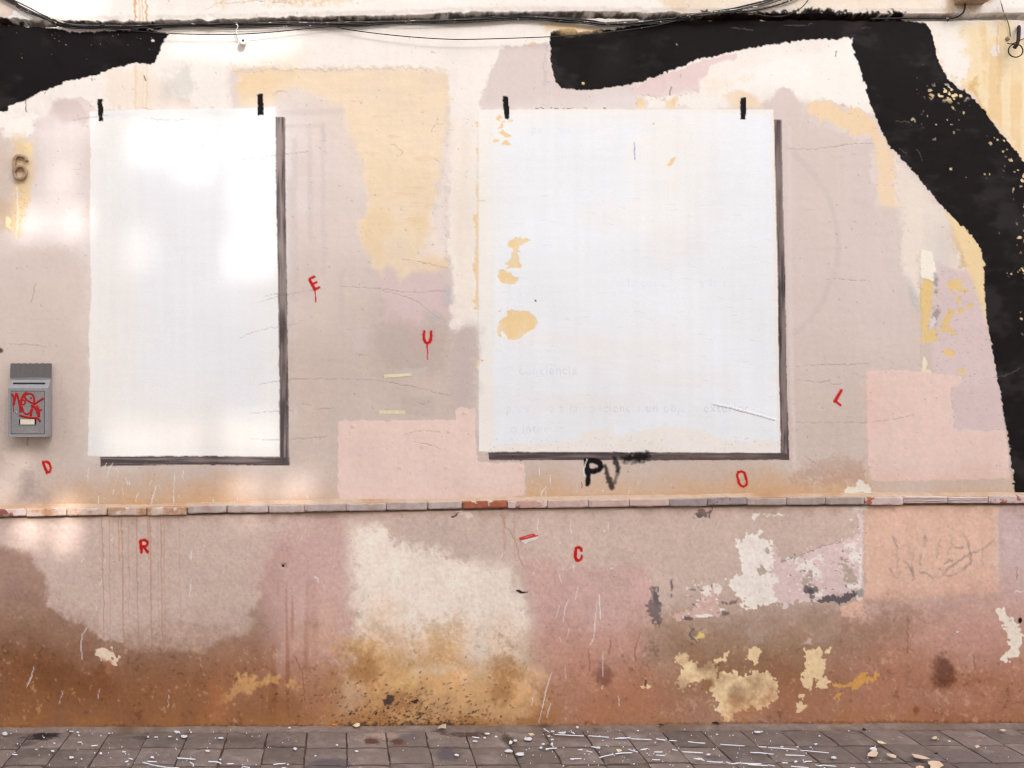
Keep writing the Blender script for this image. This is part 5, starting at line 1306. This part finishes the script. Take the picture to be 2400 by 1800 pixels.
for (x, y, ru, rv, u0) in ((45, 105, 7, 4, 0), (455, 255, 4, 2.5, 0), (615, 310, 6, 3, 0), (1530, 90, 8, 3.4, 0), (1590, 130, 9, 3.2, 0), (1795, 255, 6, 3, 0), (1905, 328, 3, 2, 0), (670, 92, 4, 1.5, 0), (945, 102, 3, 1.5, 0), (1350, 135, 6, 1.2, 0), (1470, 130, 5, 1.2, 0), (870, 275, 4, 2, 0), (1280, 132, 3, 2, 0), (1650, 92, 2.5, 1.6, 0), (470, 188, 3, 1.4, 0), (690, 180, 6, 1.2, 0), (705, 325, 2.4, 2, 0), (1070, 262, 5, 1.3, 0),
                           (290, 55, 4, 2, 600), (340, 236, 5, 3, 600), (868, 256, 4.6, 1.6, 600), (700, 202, 3.4, 1.6, 600), (1732, 290, 7, 2.6, 600), (1995, 105, 8, 2, 600), (1890, 170, 7, 1.6, 600), (2075, 130, 4, 1.6, 600), (2200, 180, 6, 5, 600), (2185, 255, 11, 4, 600), (275, 370, 4, 1.2, 600), (240, 402, 7, 1.2, 600), (1975, 140, 3.5, 1.3, 600),
                           (65, 280, 12, 4.2, 1200), (140, 150, 13, 4, 1200), (30, 165, 5, 2.4, 1200), (250, 226, 4.6, 2.2, 1200), (300, 240, 4, 2.2, 1200), (345, 195, 3.4, 4, 1200), (320, 126, 4, 1.3, 1200), (565, 50, 4, 3, 1200), (430, 98, 9, 1.8, 1200), (350, 85, 5, 1.8, 1200), (745, 226, 6, 2, 1200), (520, 325, 6, 1.6, 1200), (1620, 322, 9, 1.8, 1200), (1700, 285, 6, 1.6, 1200), (945, 145, 12, 1.6, 1200), (270, 195, 4, 1.6, 1200), (345, 155, 4, 1.4, 1200), (2120, 90, 9, 2.4, 1200),
                           (120, 218, 4.5, 1.5, 1800), (412, 196, 4.6, 1.6, 1800), (570, 312, 7, 3, 1800), (240, 346, 5, 2, 1800), (735, 402, 9, 1.4, 1800)):
    parts.append(splash(u0 + x / 3.687, 1690 + y / 3.687, ru * .85, rv * .8, n=11))
for q in range(230):
    dens = rs.random()
    if dens < .42: u_ = rs.gauss(1500, 190)
    elif dens < .8: u_ = rs.uniform(0, 640)
    else: u_ = rs.uniform(640, 2400)
    v_ = rs.uniform(1708, 1810)
    r0 = abs(rs.gauss(0, .55)) + .35
    parts.append(splash(u_, v_, r0 * rs.uniform(1, 2.4), r0 * rs.uniform(.5, .8), n=6))
V, F = join(parts)
o = mesh_obj('paint_spatter', V, F, M_SPLAT, pav); tag(o, 'white paint drops and streaks spattered over the paving', kind='stuff')
o.matrix_parent_inverse = pav.matrix_basis.inverted()


def flake(name, pts, m, label, cat, thick=.002, lift=.0015, curl=.003, group=None):
    z = .0035
    P = [gpoint(u, v, z) for u, v in pts]
    c = sum(P) / len(P)
    n = len(P)
    V = [c + np.array([0, 0, curl])] + [p + np.array([0, 0, lift + rs.uniform(0, curl)]) for p in P]
    V += [q - np.array([0, 0, thick]) for q in V]
    F = [(0, 1 + k, 1 + (k + 1) % n) for k in range(n)]
    F += [(n + 1, n + 2 + (k + 1) % n, n + 2 + k) for k in range(n)]
    F += [(1 + k, n + 2 + k, n + 2 + (k + 1) % n, 1 + (k + 1) % n) for k in range(n)]
    o = mesh_obj(name, V, F, m)
    bm = bmesh.new(); bm.from_mesh(o.data); bmesh.ops.recalc_face_normals(bm, faces=bm.faces); bm.to_mesh(o.data); bm.free()
    tag(o, label, cat, group)
    return o


FG = 'flakes fallen on the paving'
flake('plaster_flake', zg([(858, 305), (865, 285), (900, 258), (940, 262), (952, 280), (935, 312), (900, 308)], 1800), M_PEACHF, 'peach flake touching a white drop on the paving, right side', 'flake', group=FG)
flake('paint_flake', zg([(878, 250), (890, 238), (925, 234), (942, 250), (938, 262), (905, 258)], 1800), M_SPLAT, 'rounded white flake just behind a peach flake on the paving', 'flake', thick=.003, lift=.004, group=FG)
flake('plaster_flake', zg([(1025, 282), (1080, 292), (1110, 305), (1105, 320), (1060, 315), (1035, 300)], 1800), M_PEACHF, 'small peach flake lying on a paving joint', 'flake', group=FG)
flake('plaster_flake', zg([(1240, 288), (1300, 295), (1360, 310), (1398, 330), (1340, 328), (1270, 318)], 1800), M_PEACHF, 'long pointed peach flake on the right paving', 'flake', group=FG)
flake('plaster_flake', zg([(1380, 352), (1420, 346), (1480, 348), (1500, 368), (1518, 384), (1490, 400), (1488, 415), (1400, 415), (1405, 385), (1385, 372)], 1800), M_PEACHF, 'largest peach flake at the bottom edge of the picture', 'flake', thick=.002, curl=.001, group=FG)
flake('plaster_flake', zg([(1275, 398), (1310, 388), (1345, 395), (1352, 412), (1290, 418)], 1800), M_PEACHF, 'peach flake cut by the bottom edge beside the largest one', 'flake', group=FG)
flake('plaster_flake', zg([(945, 175), (980, 178), (1022, 196), (985, 200), (950, 192)], 1800), M_YELF, 'cream wedge shaped flake on the right paving', 'flake', group=FG)
flake('plaster_flake', zg([(1415, 148), (1440, 138), (1464, 148), (1455, 160), (1425, 158)], 1800), M_YELF, 'small tan oval flake near the right mural leg', 'flake', curl=.006, group=FG)
flake('plaster_flake', zg([(1785, 215), (1815, 212), (1832, 228), (1800, 234)], 1800), M_PEACHF, 'tiny pale peach flake far right on the paving', 'flake', group=FG)
flake('plaster_flake', zg([(2000, 78), (2030, 72), (2058, 82), (2035, 90)], 1800), M_PEACHF, 'pale flake near the wall foot far right', 'flake', group=FG)
flake('plaster_flake', zg([(900, 256), (925, 245), (945, 250), (948, 268), (918, 272)], 1200), M_YELF, 'cream flake among white streaks right of the middle', 'flake', curl=.006, group=FG)
flake('plaster_flake', zg([(140, 110), (180, 112), (195, 126), (160, 132)], 1200), M_YELF, 'cream flake just behind a large white drop', 'flake', curl=.005, group=FG)
flake('paper_scrap', zg([(835, 40), (870, 18), (898, 22), (896, 48), (868, 56)], 600), M_YELF, 'folded cream paper scrap against the wall foot', 'paper', curl=.014, group=None)
o = flake('paper_scrap', zg([(1566, 74), (1590, 40), (1640, 34), (1644, 80), (1600, 74)], 600), M_BEIGEP, 'beige card scrap leaning at the wall foot', 'paper', curl=.010)
a_, b_ = gpoint(655 / 3.687 + 600, 1699, .005), gpoint(703 / 3.687 + 600, 1699.4, .005)
V, F = tube([a_, a_ * .7 + b_ * .3, a_ * .4 + b_ * .6, b_], .0042, 10)
o = mesh_obj('cigarette_butt', V, F, M_BUTT, None, True); tag(o, 'orange cigarette filter lying at the wall foot', 'cigarette butt')
for (x, y, u0, lb) in ((1760, 22, 1200, 'black crumb at the wall foot, larger of two'), (1288, 42, 1200, 'small black crumb at the wall foot right of the middle'), (1450, 286, 1800, 'black crumb on the right paving beside a joint'), (830, 76, 1800, 'dark crumb near the wall on the right paving')):
    q = (1.6 if 'larger' in lb else 1)
    pts = zg([(x - 20 * q, y + 4), (x - 5 * q, y - 8 * q), (x + 14 * q, y - 4), (x + 22 * q, y + 5), (x, y + 8)], u0)
    flake('dark_crumb', pts, M_DARKB, lb, 'debris', curl=.008 * q)

# ------------------------------------------------------------------ letterbox
md = 0.078
mb = empty('letterbox', onwall(66, 1024, 0.02)); mb.location = (0, 0, 0)
tag(mb, 'grey metal letterbox with open lid and red scrawl hung on the wall', 'letterbox')
zm = lambda x, y, d: at(x / 7.54, 830 + y / 7.54, d)
x0, _, zb = zm(140, 1465, md); x1, _, zt_b = zm(846, 597, md)
xr = zm(905, 1455, 0.004)[0]
yb = -0.004
_, _, zs = at(0, 830 + 445 / 7.54, .03)
prof = [(-md, zb), (-md, zt_b), (-.030, zs), (yb, zs), (yb, zb)]
V = [(x0, y, z) for y, z in prof] + [(x1, y, z) for y, z in prof]
F = [(0, 1, 2, 3, 4), (9, 8, 7, 6, 5)] + [(i, 5 + i, 5 + (i + 1) % 5, (i + 1) % 5) for i in range(5)]
bm = bmesh.new()
bv = [bm.verts.new(v) for v in V]
for f in F: bm.faces.new([bv[i] for i in f])
bmesh.ops.recalc_face_normals(bm, faces=bm.faces)
bmesh.ops.bevel(bm, geom=list(bm.edges), offset=.0018, segments=2, affect='EDGES', profile=.6)
body = bm_obj('body', bm, M_STEEL, mb)
# frame round the door and the door itself
fd = md + .0025
dx0, _, dz1 = zm(190, 648, fd); dx1, _, dz0 = zm(792, 1415, fd)
V, F = pierced(x0 + .001, x1 - .001, zb + .001, zt_b - .004, -fd - .0012, -md - .0002, [(dx0, dx1, dz0, dz1)])
mesh_obj('front_frame', V, F, M_STEEL, mb)
bm = bmesh.new()
V, F = box(dx0 + .0026, dx1 - .0026, -fd - .0004, -md - .0010, dz0 + .0026, dz1 - .0026)
bv = [bm.verts.new(v) for v in V]
for f in F: bm.faces.new([bv[i] for i in f])
bmesh.ops.recalc_face_normals(bm, faces=bm.faces)
bmesh.ops.bevel(bm, geom=list(bm.edges), offset=.0005, segments=1, affect='EDGES')
door = bm_obj('door', bm, M_STEELD, mb)
V, F = box(dx0 - .0002, dx1 + .0002, -md - .0009, -md - .0004, dz0 - .0002, dz1 + .0002)
mesh_obj('door_gap', V, F, M_DARK, mb)
# slot on the sloping top
sx0, sx1 = zm(236, 515, .05)[0], zm(808, 515, .05)[0]
ny = np.array([0, -(zs - zt_b), (md - .03)]); ny /= np.linalg.norm(ny)
dn = np.array([0, -(md - .03), zt_b - zs]); dn /= np.linalg.norm(dn)
ctr = np.array([(sx0 + sx1) / 2, -(md + .03) / 2, (zt_b + zs) / 2])
hw_ = (sx1 - sx0) / 2; r0 = .0056
for nm, rr, off, mm in (('slot_rim', r0 + .0022, .0016, M_STEEL), ('slot', r0, .0022, M_DARK)):
    ring = []
    for k in range(24):
        a = 2 * math.pi * k / 24
        cx = (hw_ - r0) * (1 if math.cos(a) > 0 else -1)
        ring.append(ctr + np.array([cx + rr * math.cos(a), 0, 0]) + dn * rr * math.sin(a) + ny * off)
    V = ring + [p - ny * .003 for p in ring]
    F = [tuple(range(24))] + [(k, 24 + k, 24 + (k + 1) % 24, (k + 1) % 24) for k in range(24)]
    o = mesh_obj(nm, V, F, mm, mb)
    bm = bmesh.new(); bm.from_mesh(o.data); bmesh.ops.recalc_face_normals(bm, faces=bm.faces); bm.to_mesh(o.data); bm.free()
# lid thrown back against the wall, wavy edge
lx0, _, lz0 = zm(184, 420, .026); lx1, _, _ = zm(912, 420, .026)
lz1 = zm(180, 165, .020)[2]
ns_ = 56
V = []
for side in (0, 1):
    for k in range(ns_ + 1):
        t = k / ns_
        wv = .0022 * abs(math.sin(math.pi * 7 * t + .4)) - .001
        yo = .0018 if side else 0
        x = lx0 + (lx1 - lx0) * t
        V.append((x, -.030 + yo, lz0)); V.append((x - .0012 * (1 - t), -.022 + yo + .002 * abs(math.sin(math.pi * 7 * t + .4)), lz1 + wv))
F = []
o2 = (ns_ + 1) * 2
for k in range(ns_):
    a = 2 * k
    F += [(a, a + 2, a + 3, a + 1), (o2 + a, o2 + a + 1, o2 + a + 3, o2 + a + 2), (a + 1, a + 3, o2 + a + 3, o2 + a + 1), (a, o2 + a, o2 + a + 2, a + 2)]
F += [(0, 1, o2 + 1, o2), (2 * ns_, o2 + 2 * ns_, o2 + 2 * ns_ + 1, 2 * ns_ + 1)]
mesh_obj('lid', V, F, M_LID, mb)
V, F = tube([(lx0 + .003, -.030, lz0 - .0025), (lx1 - .003, -.030, lz0 - .0025)], .0026, 10)
mesh_obj('hinge', V, F, M_STEEL, mb, True)


def lathe(c, prof, n=24, axis='y'):
    V, F = [], []
    for (r, dpt) in prof:
        for k in range(n):
            a = 2 * math.pi * k / n
            V.append((c[0] + r * math.cos(a), c[1] - dpt, c[2] + r * math.sin(a)))
    for i in range(len(prof) - 1):
        for k in range(n): F.append((i * n + k, i * n + (k + 1) % n, (i + 1) * n + (k + 1) % n, (i + 1) * n + k))
    F.append(tuple((len(prof) - 1) * n + k for k in range(n)))
    return V, F


lc = zm(284, 1030, fd)
V, F = lathe(lc, [(.0058, 0), (.0058, .003), (.0048, .0045), (.0036, .0045), (.0034, .0025)], 20)
lock = mesh_obj('lock', V, F, M_CHROME, mb)
V, F = lathe((lc[0], lc[1] - .0026, lc[2]), [(.0034, 0), (.0033, .0006)], 16)
mesh_obj('keyhole', V, F, M_DARK, lock)
nx0, _, nz0 = zm(340, 1245, fd); nx1, _, nz1 = zm(640, 1150, fd)
V, F = box(nx0, nx1, -fd - .0022, -fd - .0003, nz0, nz1); pn = mesh_obj('name_plate', V, F, M_DARK, mb)
cx0, cx1 = zm(362, 0, fd)[0], zm(612, 0, fd)[0]
V, F = box(cx0, cx1, -fd - .0030, -fd - .0020, nz0 + .0008, nz1 - .0004); mesh_obj('name_card', V, F, M_CARD, pn)
V, F = box(nx0 - .001, nx1 + .001, -fd - .0034, -fd - .0004, nz0 - .0018, nz0 - .0001); mesh_obj('plate_rim', V, F, M_STEEL, pn)
sw = [([(212, 700), (235, 750), (248, 810), (236, 905)], 15), ([(236, 905), (262, 800), (290, 692), (318, 770), (345, 880), (365, 1030)], 15), ([(365, 1030), (366, 930), (375, 820), (420, 720), (485, 672)], 16), ([(410 + 38 * math.cos(a), 850 + 40 * math.sin(a)) for a in np.linspace(0, 6.4, 12)], 12),
      ([(510, 700), (455, 712), (436, 745), (470, 800), (540, 850), (590, 880)], 13), ([(500, 700), (560, 705), (598, 760), (602, 840), (575, 960), (540, 1100)], 13), ([(542, 795), (556, 762)], 12), ([(600, 890), (690, 830), (775, 775)], 14), ([(545, 920), (600, 920), (650, 1000), (690, 1110)], 17), ([(652, 905), (690, 985), (745, 985)], 14), ([(690, 985), (690, 1050), (684, 1112)], 14),
      ([(388, 920), (405, 1000), (455, 1055), (520, 1045), (568, 950)], 12), ([(335, 1080), (450, 1108), (570, 1128), (660, 1130), (715, 1195)], 15), ([(238, 905), (240, 970), (243, 1020)], 6)]
prt = []
for i, (p, w) in enumerate(sw):
    path = [zm(q[0], q[1], fd + .0006 + i * .00004) for q in spline(p, 4)]
    prt.append(tube(path, w / 7.54 * S * 1.45, 8, flat=.12))
V, F = join(prt)
mesh_obj('red_scrawl', V, F, M_REDPEN, door, True)
prt = []
for p in ([(500, 1330), (535, 1322), (520, 1350), (512, 1360)], [(545, 1345), (560, 1338), (565, 1360)], [(575, 1340), (590, 1360), (605, 1340)], [(615, 1350), (630, 1342), (635, 1360)], [(645, 1342), (665, 1356)], [(500, 1370), (590, 1368), (675, 1366)], [(520, 1392), (600, 1390)]):
    prt.append(tube([zm(a, b, fd + .0006) for a, b in p], .0006, 6, flat=.5))
V, F = join(prt); mesh_obj('maker_mark', V, F, M_ETCH, door)

# ------------------------------------------------------------------ house number
z6n = lambda x, y: (x / 7.54, 340 + y / 7.54)
pth = [(478, 285), (455, 232), (410, 200), (350, 190), (295, 205), (258, 250), (252, 320), (252, 400), (252, 490), (272, 555), (320, 592), (375, 596), (430, 565), (462, 510), (462, 450), (430, 398), (375, 375), (318, 385), (275, 430), (262, 470)]
pts = [z6n(*p) for p in pth]
path = [at(u, v, .013) for u, v in [tuple(q) for q in spline(pts, 4)]]
V, F = tube(path, .0078, 12, flat=1.4, sq=True)
V = [np.array(p) for p in V]
num = mesh_obj('house_number', V, F, M_NUM, None, True); tag(num, 'raised beige metal house number 6 on the left wall edge', 'house number')

# ------------------------------------------------------------------ cables
def cable(pts, r, d, m, label, cat='cable', group=None, smooth=6, name='cable'):
    path = []
    for i, q in enumerate(spline(pts, smooth)):
        u, v = q[0], q[1]
        dd = q[2] if len(q) > 2 else d
        path.append(at(u, v, dd + max(0, hw(u, v))))
    V, F = tube(path, r, 8)
    o = mesh_obj(name, V, F, m, None, True)
    return tag(o, label, cat, group)


BG = 'bundled cables under the plaster lip'
BL = ['black bundle cable running highest under the plaster lip', 'grey worn bundle cable with pale paint flecks, upper of two', 'black bundle cable running through the middle of the bundle', 'grey worn bundle cable with pale paint flecks, lower of two', 'black bundle cable running low beneath the grey ones', 'thin bundle cable that dips in a loop at its right end before rising']
base = [(-60, -40), (-10, -14), (25, 4), (60, 20), (105, 40), (150, 57), (205, 62), (300, 62), (400, 60), (480, 57), (560, 57), (660, 54), (760, 56), (830, 55), (900, 52), (960, 50), (1040, 49), (1100, 46), (1200, 41), (1260, 41), (1320, 46), (1370, 52), (1420, 56), (1480, 54), (1560, 48), (1600, 41), (1660, 32), (1710, 24)]
rc = random.Random(17)
for i in range(6):
    off = (-4.2, -2.2, 0, 2.4, 4.6, 6.4)[i]
    pts = []
    for (u, v) in base:
        k = .35 + .65 * abs(math.sin(u / 160 + i * .8)) if u < 1650 else .6
        pts.append((u + rc.uniform(-12, 12), v + off * k + rc.gauss(0, .8), .010 + .004 * (i % 3)))
    tail = [[(1760, 10), (1800, 0), (1860, -20), (1950, -50)], [(1780, 14), (1840, -4), (1900, -30)], [(1740, 27), (1790, 20), (1850, 2), (1900, -24)], [(1760, 24), (1830, 8), (1880, -10), (1930, -40)], [(1750, 18), (1800, 4), (1850, -18)], [(1745, 29), (1772, 33), (1800, 38), (1840, 37), (1870, 24), (1888, 8), (1905, -16), (1925, -40)]][i]
    pts += [(u, v, .010 + .004 * (i % 3)) for u, v in tail]
    cable(pts, (.0042, .0034, .0040, .0032, .0036, .0026)[i], .01, M_CABLE if i not in (1, 3) else M_CABLE2, BL[i], group=BG)
cable([(150, 55, .02), (195, 63, .022), (250, 68, .026), (320, 73, .03), (392, 78, .032), (470, 80.5, .034), (560, 80, .034), (640, 75, .03), (700, 69, .026), (770, 63, .02), (830, 62, .02)], .0023, .03, M_CABLE, 'thin black cable sagging over the porcelain knob', group=None)
cable([(770, 58, .018), (810, 68, .022), (880, 78, .028), (970, 87, .034), (1060, 92, .036), (1150, 91, .036), (1290, 86, .034), (1400, 78, .030), (1500, 66, .026), (1560, 55, .02), (1600, 44, .018)], .0023, .03, M_CABLE, 'thin cable hanging in a long loop up to the black mural arch')
cable([(2040, 44, .006), (2100, 43, .006), (2170, 42.5, .006), (2215, 43, .006), (2236, 42, .010), (2254, 33, .014), (2261, 20, .016), (2262, 2, .016)], .0042, .01, M_CABLE, 'black cable curving up into the junction box')
cable([(2325, -44, .014), (2344, 0, .014), (2352, 28, .012), (2360, 45, .012), (2366, 66, .008), (2368, 86, .006)], .0024, .01, M_CABLE2, 'thin cable hanging down to the iron hook at the top right')
prt = []
for (u, v) in ((2224, 45),):
    prt.append(tube([at(u - 4, v + 6, .02), at(u, v, .026), at(u + 3, v - 4, .02)], .004, 8))
V, F = join(prt); o = mesh_obj('cable_clip', V, F, M_RUST); tag(o, 'rusty clip holding the cable below the junction box', 'clip')
# junction box
jb = empty('junction_box'); tag(jb, 'beige junction box cut by the top edge above a cable', 'junction box')
bx0, _, bz0 = at(2246, 6, .06); bx1, _, _ = at(2312, 6, .06)
bm = bmesh.new()
V, F = box(bx0, bx1, -.085, -.02, bz0, bz0 + .13)
bv = [bm.verts.new(v) for v in V]
for f in F: bm.faces.new([bv[i] for i in f])
bmesh.ops.recalc_face_normals(bm, faces=bm.faces)
bmesh.ops.bevel(bm, geom=list(bm.edges), offset=.004, segments=2, affect='EDGES')
bm_obj('body', bm, M_NUM, jb)
V, F = box(bx0 + .006, bx1 - .006, -.088, -.0852, bz0 + .008, bz0 + .122); mesh_obj('cover', V, F, M_NUM, jb)
V, F = lathe(((bx0 + bx1) / 2, -.088, bz0 + .065), [(.004, 0), (.004, .002), (.002, .003)], 12); mesh_obj('screw', V, F, M_RUST, jb)
# porcelain knob and white clip
kn = empty('porcelain_knob'); tag(kn, 'round white porcelain insulator knob under the cables', 'insulator')
c = at(569.3, 95.5, .034)
V, F = lathe((c[0], -.002 - hw(569, 96), c[2]), [(.014, 0), (.0165, .006), (.017, .012), (.0145, .017), (.0145, .020), (.020, .024), (.0215, .029), (.0205, .034), (.017, .0362), (.007, .0365), (.0062, .0352), (.0060, .032)], 28)
b_ = mesh_obj('body', V, F, M_PORC, kn, True)
V, F = lathe((c[0], -.034 - hw(569, 96), c[2]), [(.0060, -.002), (.0058, .0004), (.003, .0014)], 16); mesh_obj('screw', V, F, M_RUST, kn)
pts = [(553, 58), (556, 57), (557.5, 62), (555, 68), (552.5, 72)]
path = [at(u, v, .03) for u, v in [tuple(q) for q in spline(pts, 4)]]
prt = [tube(path, .0022, 8), tube([at(553, 70, .022), at(555, 82, .02), at(556.5, 92, .014), at(558, 95, .008)], .0036, 8)]
V, F = join(prt); o = mesh_obj('cable_hook', V, F, M_PORC, None, True); tag(o, 'small white painted hook holding the cables above the knob', 'hook')
# iron spike with ring
hk = empty('iron_hook'); tag(hk, 'rusty iron spike with a hanging wire ring at the top right', 'hook')
zi = lambda x, y, d: at(2200 + x / 11.06, y / 11.06, d)
V, F = tube([zi(2080, 690, .0), zi(2080, 720, .022), zi(2075, 860, .032), zi(2065, 1040, .040), zi(2030, 1160, .042), zi(1960, 1240, .038)], [.0078, .0090, .0092, .0088, .0092, .0098], 10)
mesh_obj('spike', V, F, M_RUST, hk, True)
rg = [zi(1995 + 188 * math.cos(a), 1312 + 168 * math.sin(a), .040 + .003 * math.cos(a)) for a in np.linspace(0, 2 * math.pi, 40, endpoint=False)]
V, F = tube(rg, .0029, 8, closed=True); mesh_obj('ring', V, F, M_WIRE, hk, True)
V, F = tube([zi(1780, 1130, .012), zi(1900, 1140, .03), zi(2000, 1100, .042), zi(2120, 1040, .045), zi(2260, 980, .03), zi(2400, 900, .01)], .0026, 8); mesh_obj('wire', V, F, M_WIRE, hk, True)
V, F = lathe(onwall(2359, 92, hw(2359, 92) - .002), [(.012, 0), (.011, .008), (.006, .014), (.002, .015)], 14); mesh_obj('mortar_lump', V, F, M_NUM, hk, True)

# ------------------------------------------------------------------ tape strips and sticker
def strip(name, quad, m, label, cat, d=.0006, curl=.004, n=8):
    V, F = [], []
    for s_ in (0, 1):
        for i in range(n + 1):
            t = i / n
            for e in (0, 1):
                a = np.array(quad[0 if e == 0 else 3]); b = np.array(quad[1 if e == 0 else 2])
                p = a + (b - a) * t
                dd = hw(p[0], p[1]) + d + curl * max(0, abs(t - .5) * 2 - .6) * (1 if e == 0 else .5) - s_ * .0005
                V.append(onwall(p[0], p[1], dd))
    o2 = (n + 1) * 2
    for i in range(n):
        a = 2 * i
        F += [(a, a + 1, a + 3, a + 2), (o2 + a, o2 + a + 2, o2 + a + 3, o2 + a + 1), (a, a + 2, o2 + a + 2, o2 + a), (a + 1, o2 + a + 1, o2 + a + 3, a + 3)]
    F += [(0, o2, o2 + 1, 1), (2 * n, 2 * n + 1, o2 + 2 * n + 1, o2 + 2 * n)]
    o = mesh_obj(name, V, F, m)
    bm = bmesh.new(); bm.from_mesh(o.data); bmesh.ops.recalc_face_normals(bm, faces=bm.faces); bm.to_mesh(o.data); bm.free()
    return tag(o, label, cat)


strip('masking_tape', [(899, 878), (965, 874.5), (965.5, 881), (900, 886)], M_TAPE, 'strip of yellowed masking tape below the red letter U, upper one', 'tape', d=.0012)
strip('masking_tape', [(889, 962), (950, 962), (951, 969.5), (889, 970)], M_TAPE, 'strip of yellowed masking tape above the peach patch, lower one', 'tape', d=.0012)
stk = empty('torn_sticker'); tag(stk, 'torn red and white paper sticker on the plinth', 'sticker')
zk = lambda p, d: [onwall(1190 + x / 10.53, 1230 + y / 10.53, d + .0015 + hw(1236, 1262)) for x, y in p]
for nm, pts, mm, dd in (('red_strip', [(262, 300), (600, 200), (640, 210), (670, 245), (730, 240), (730, 265), (300, 375), (275, 340)], M_REDST, .0012), ('white_strip', [(300, 376), (728, 268), (736, 300), (690, 345), (625, 372), (605, 350), (585, 378), (520, 400), (475, 410), (440, 465), (405, 462), (345, 415)], M_WHITE, .0010)):
    P = zk(pts, dd); n = len(P)
    Q = [(x, y + .0008, z) for x, y, z in P]
    o = mesh_obj(nm, P + Q, [tuple(range(n)), tuple(range(2 * n - 1, n - 1, -1))] + [(i, n + i, n + (i + 1) % n, (i + 1) % n) for i in range(n)], mm, stk)
    bm = bmesh.new(); bm.from_mesh(o.data); bmesh.ops.triangulate(bm, faces=bm.faces[:]); bmesh.ops.recalc_face_normals(bm, faces=bm.faces); bm.to_mesh(o.data); bm.free()
prt = []
for p in ([(400, 280), (405, 300)], [(402, 280), (420, 295), (432, 272)], [(432, 272), (436, 296)], [(448, 275), (452, 292), (470, 288)], [(470, 266), (482, 284), (478, 296)], [(492, 258), (482, 282)], [(520, 255), (542, 250), (525, 270), (545, 266)], [(555, 262), (556, 245), (568, 258), (575, 240)]):
    prt.append(tube(zk(p, .0014), .0005, 6, flat=.4))
V, F = join(prt); mesh_obj('print', V, F, M_WHITE, stk)
print('verts', NV * NU)
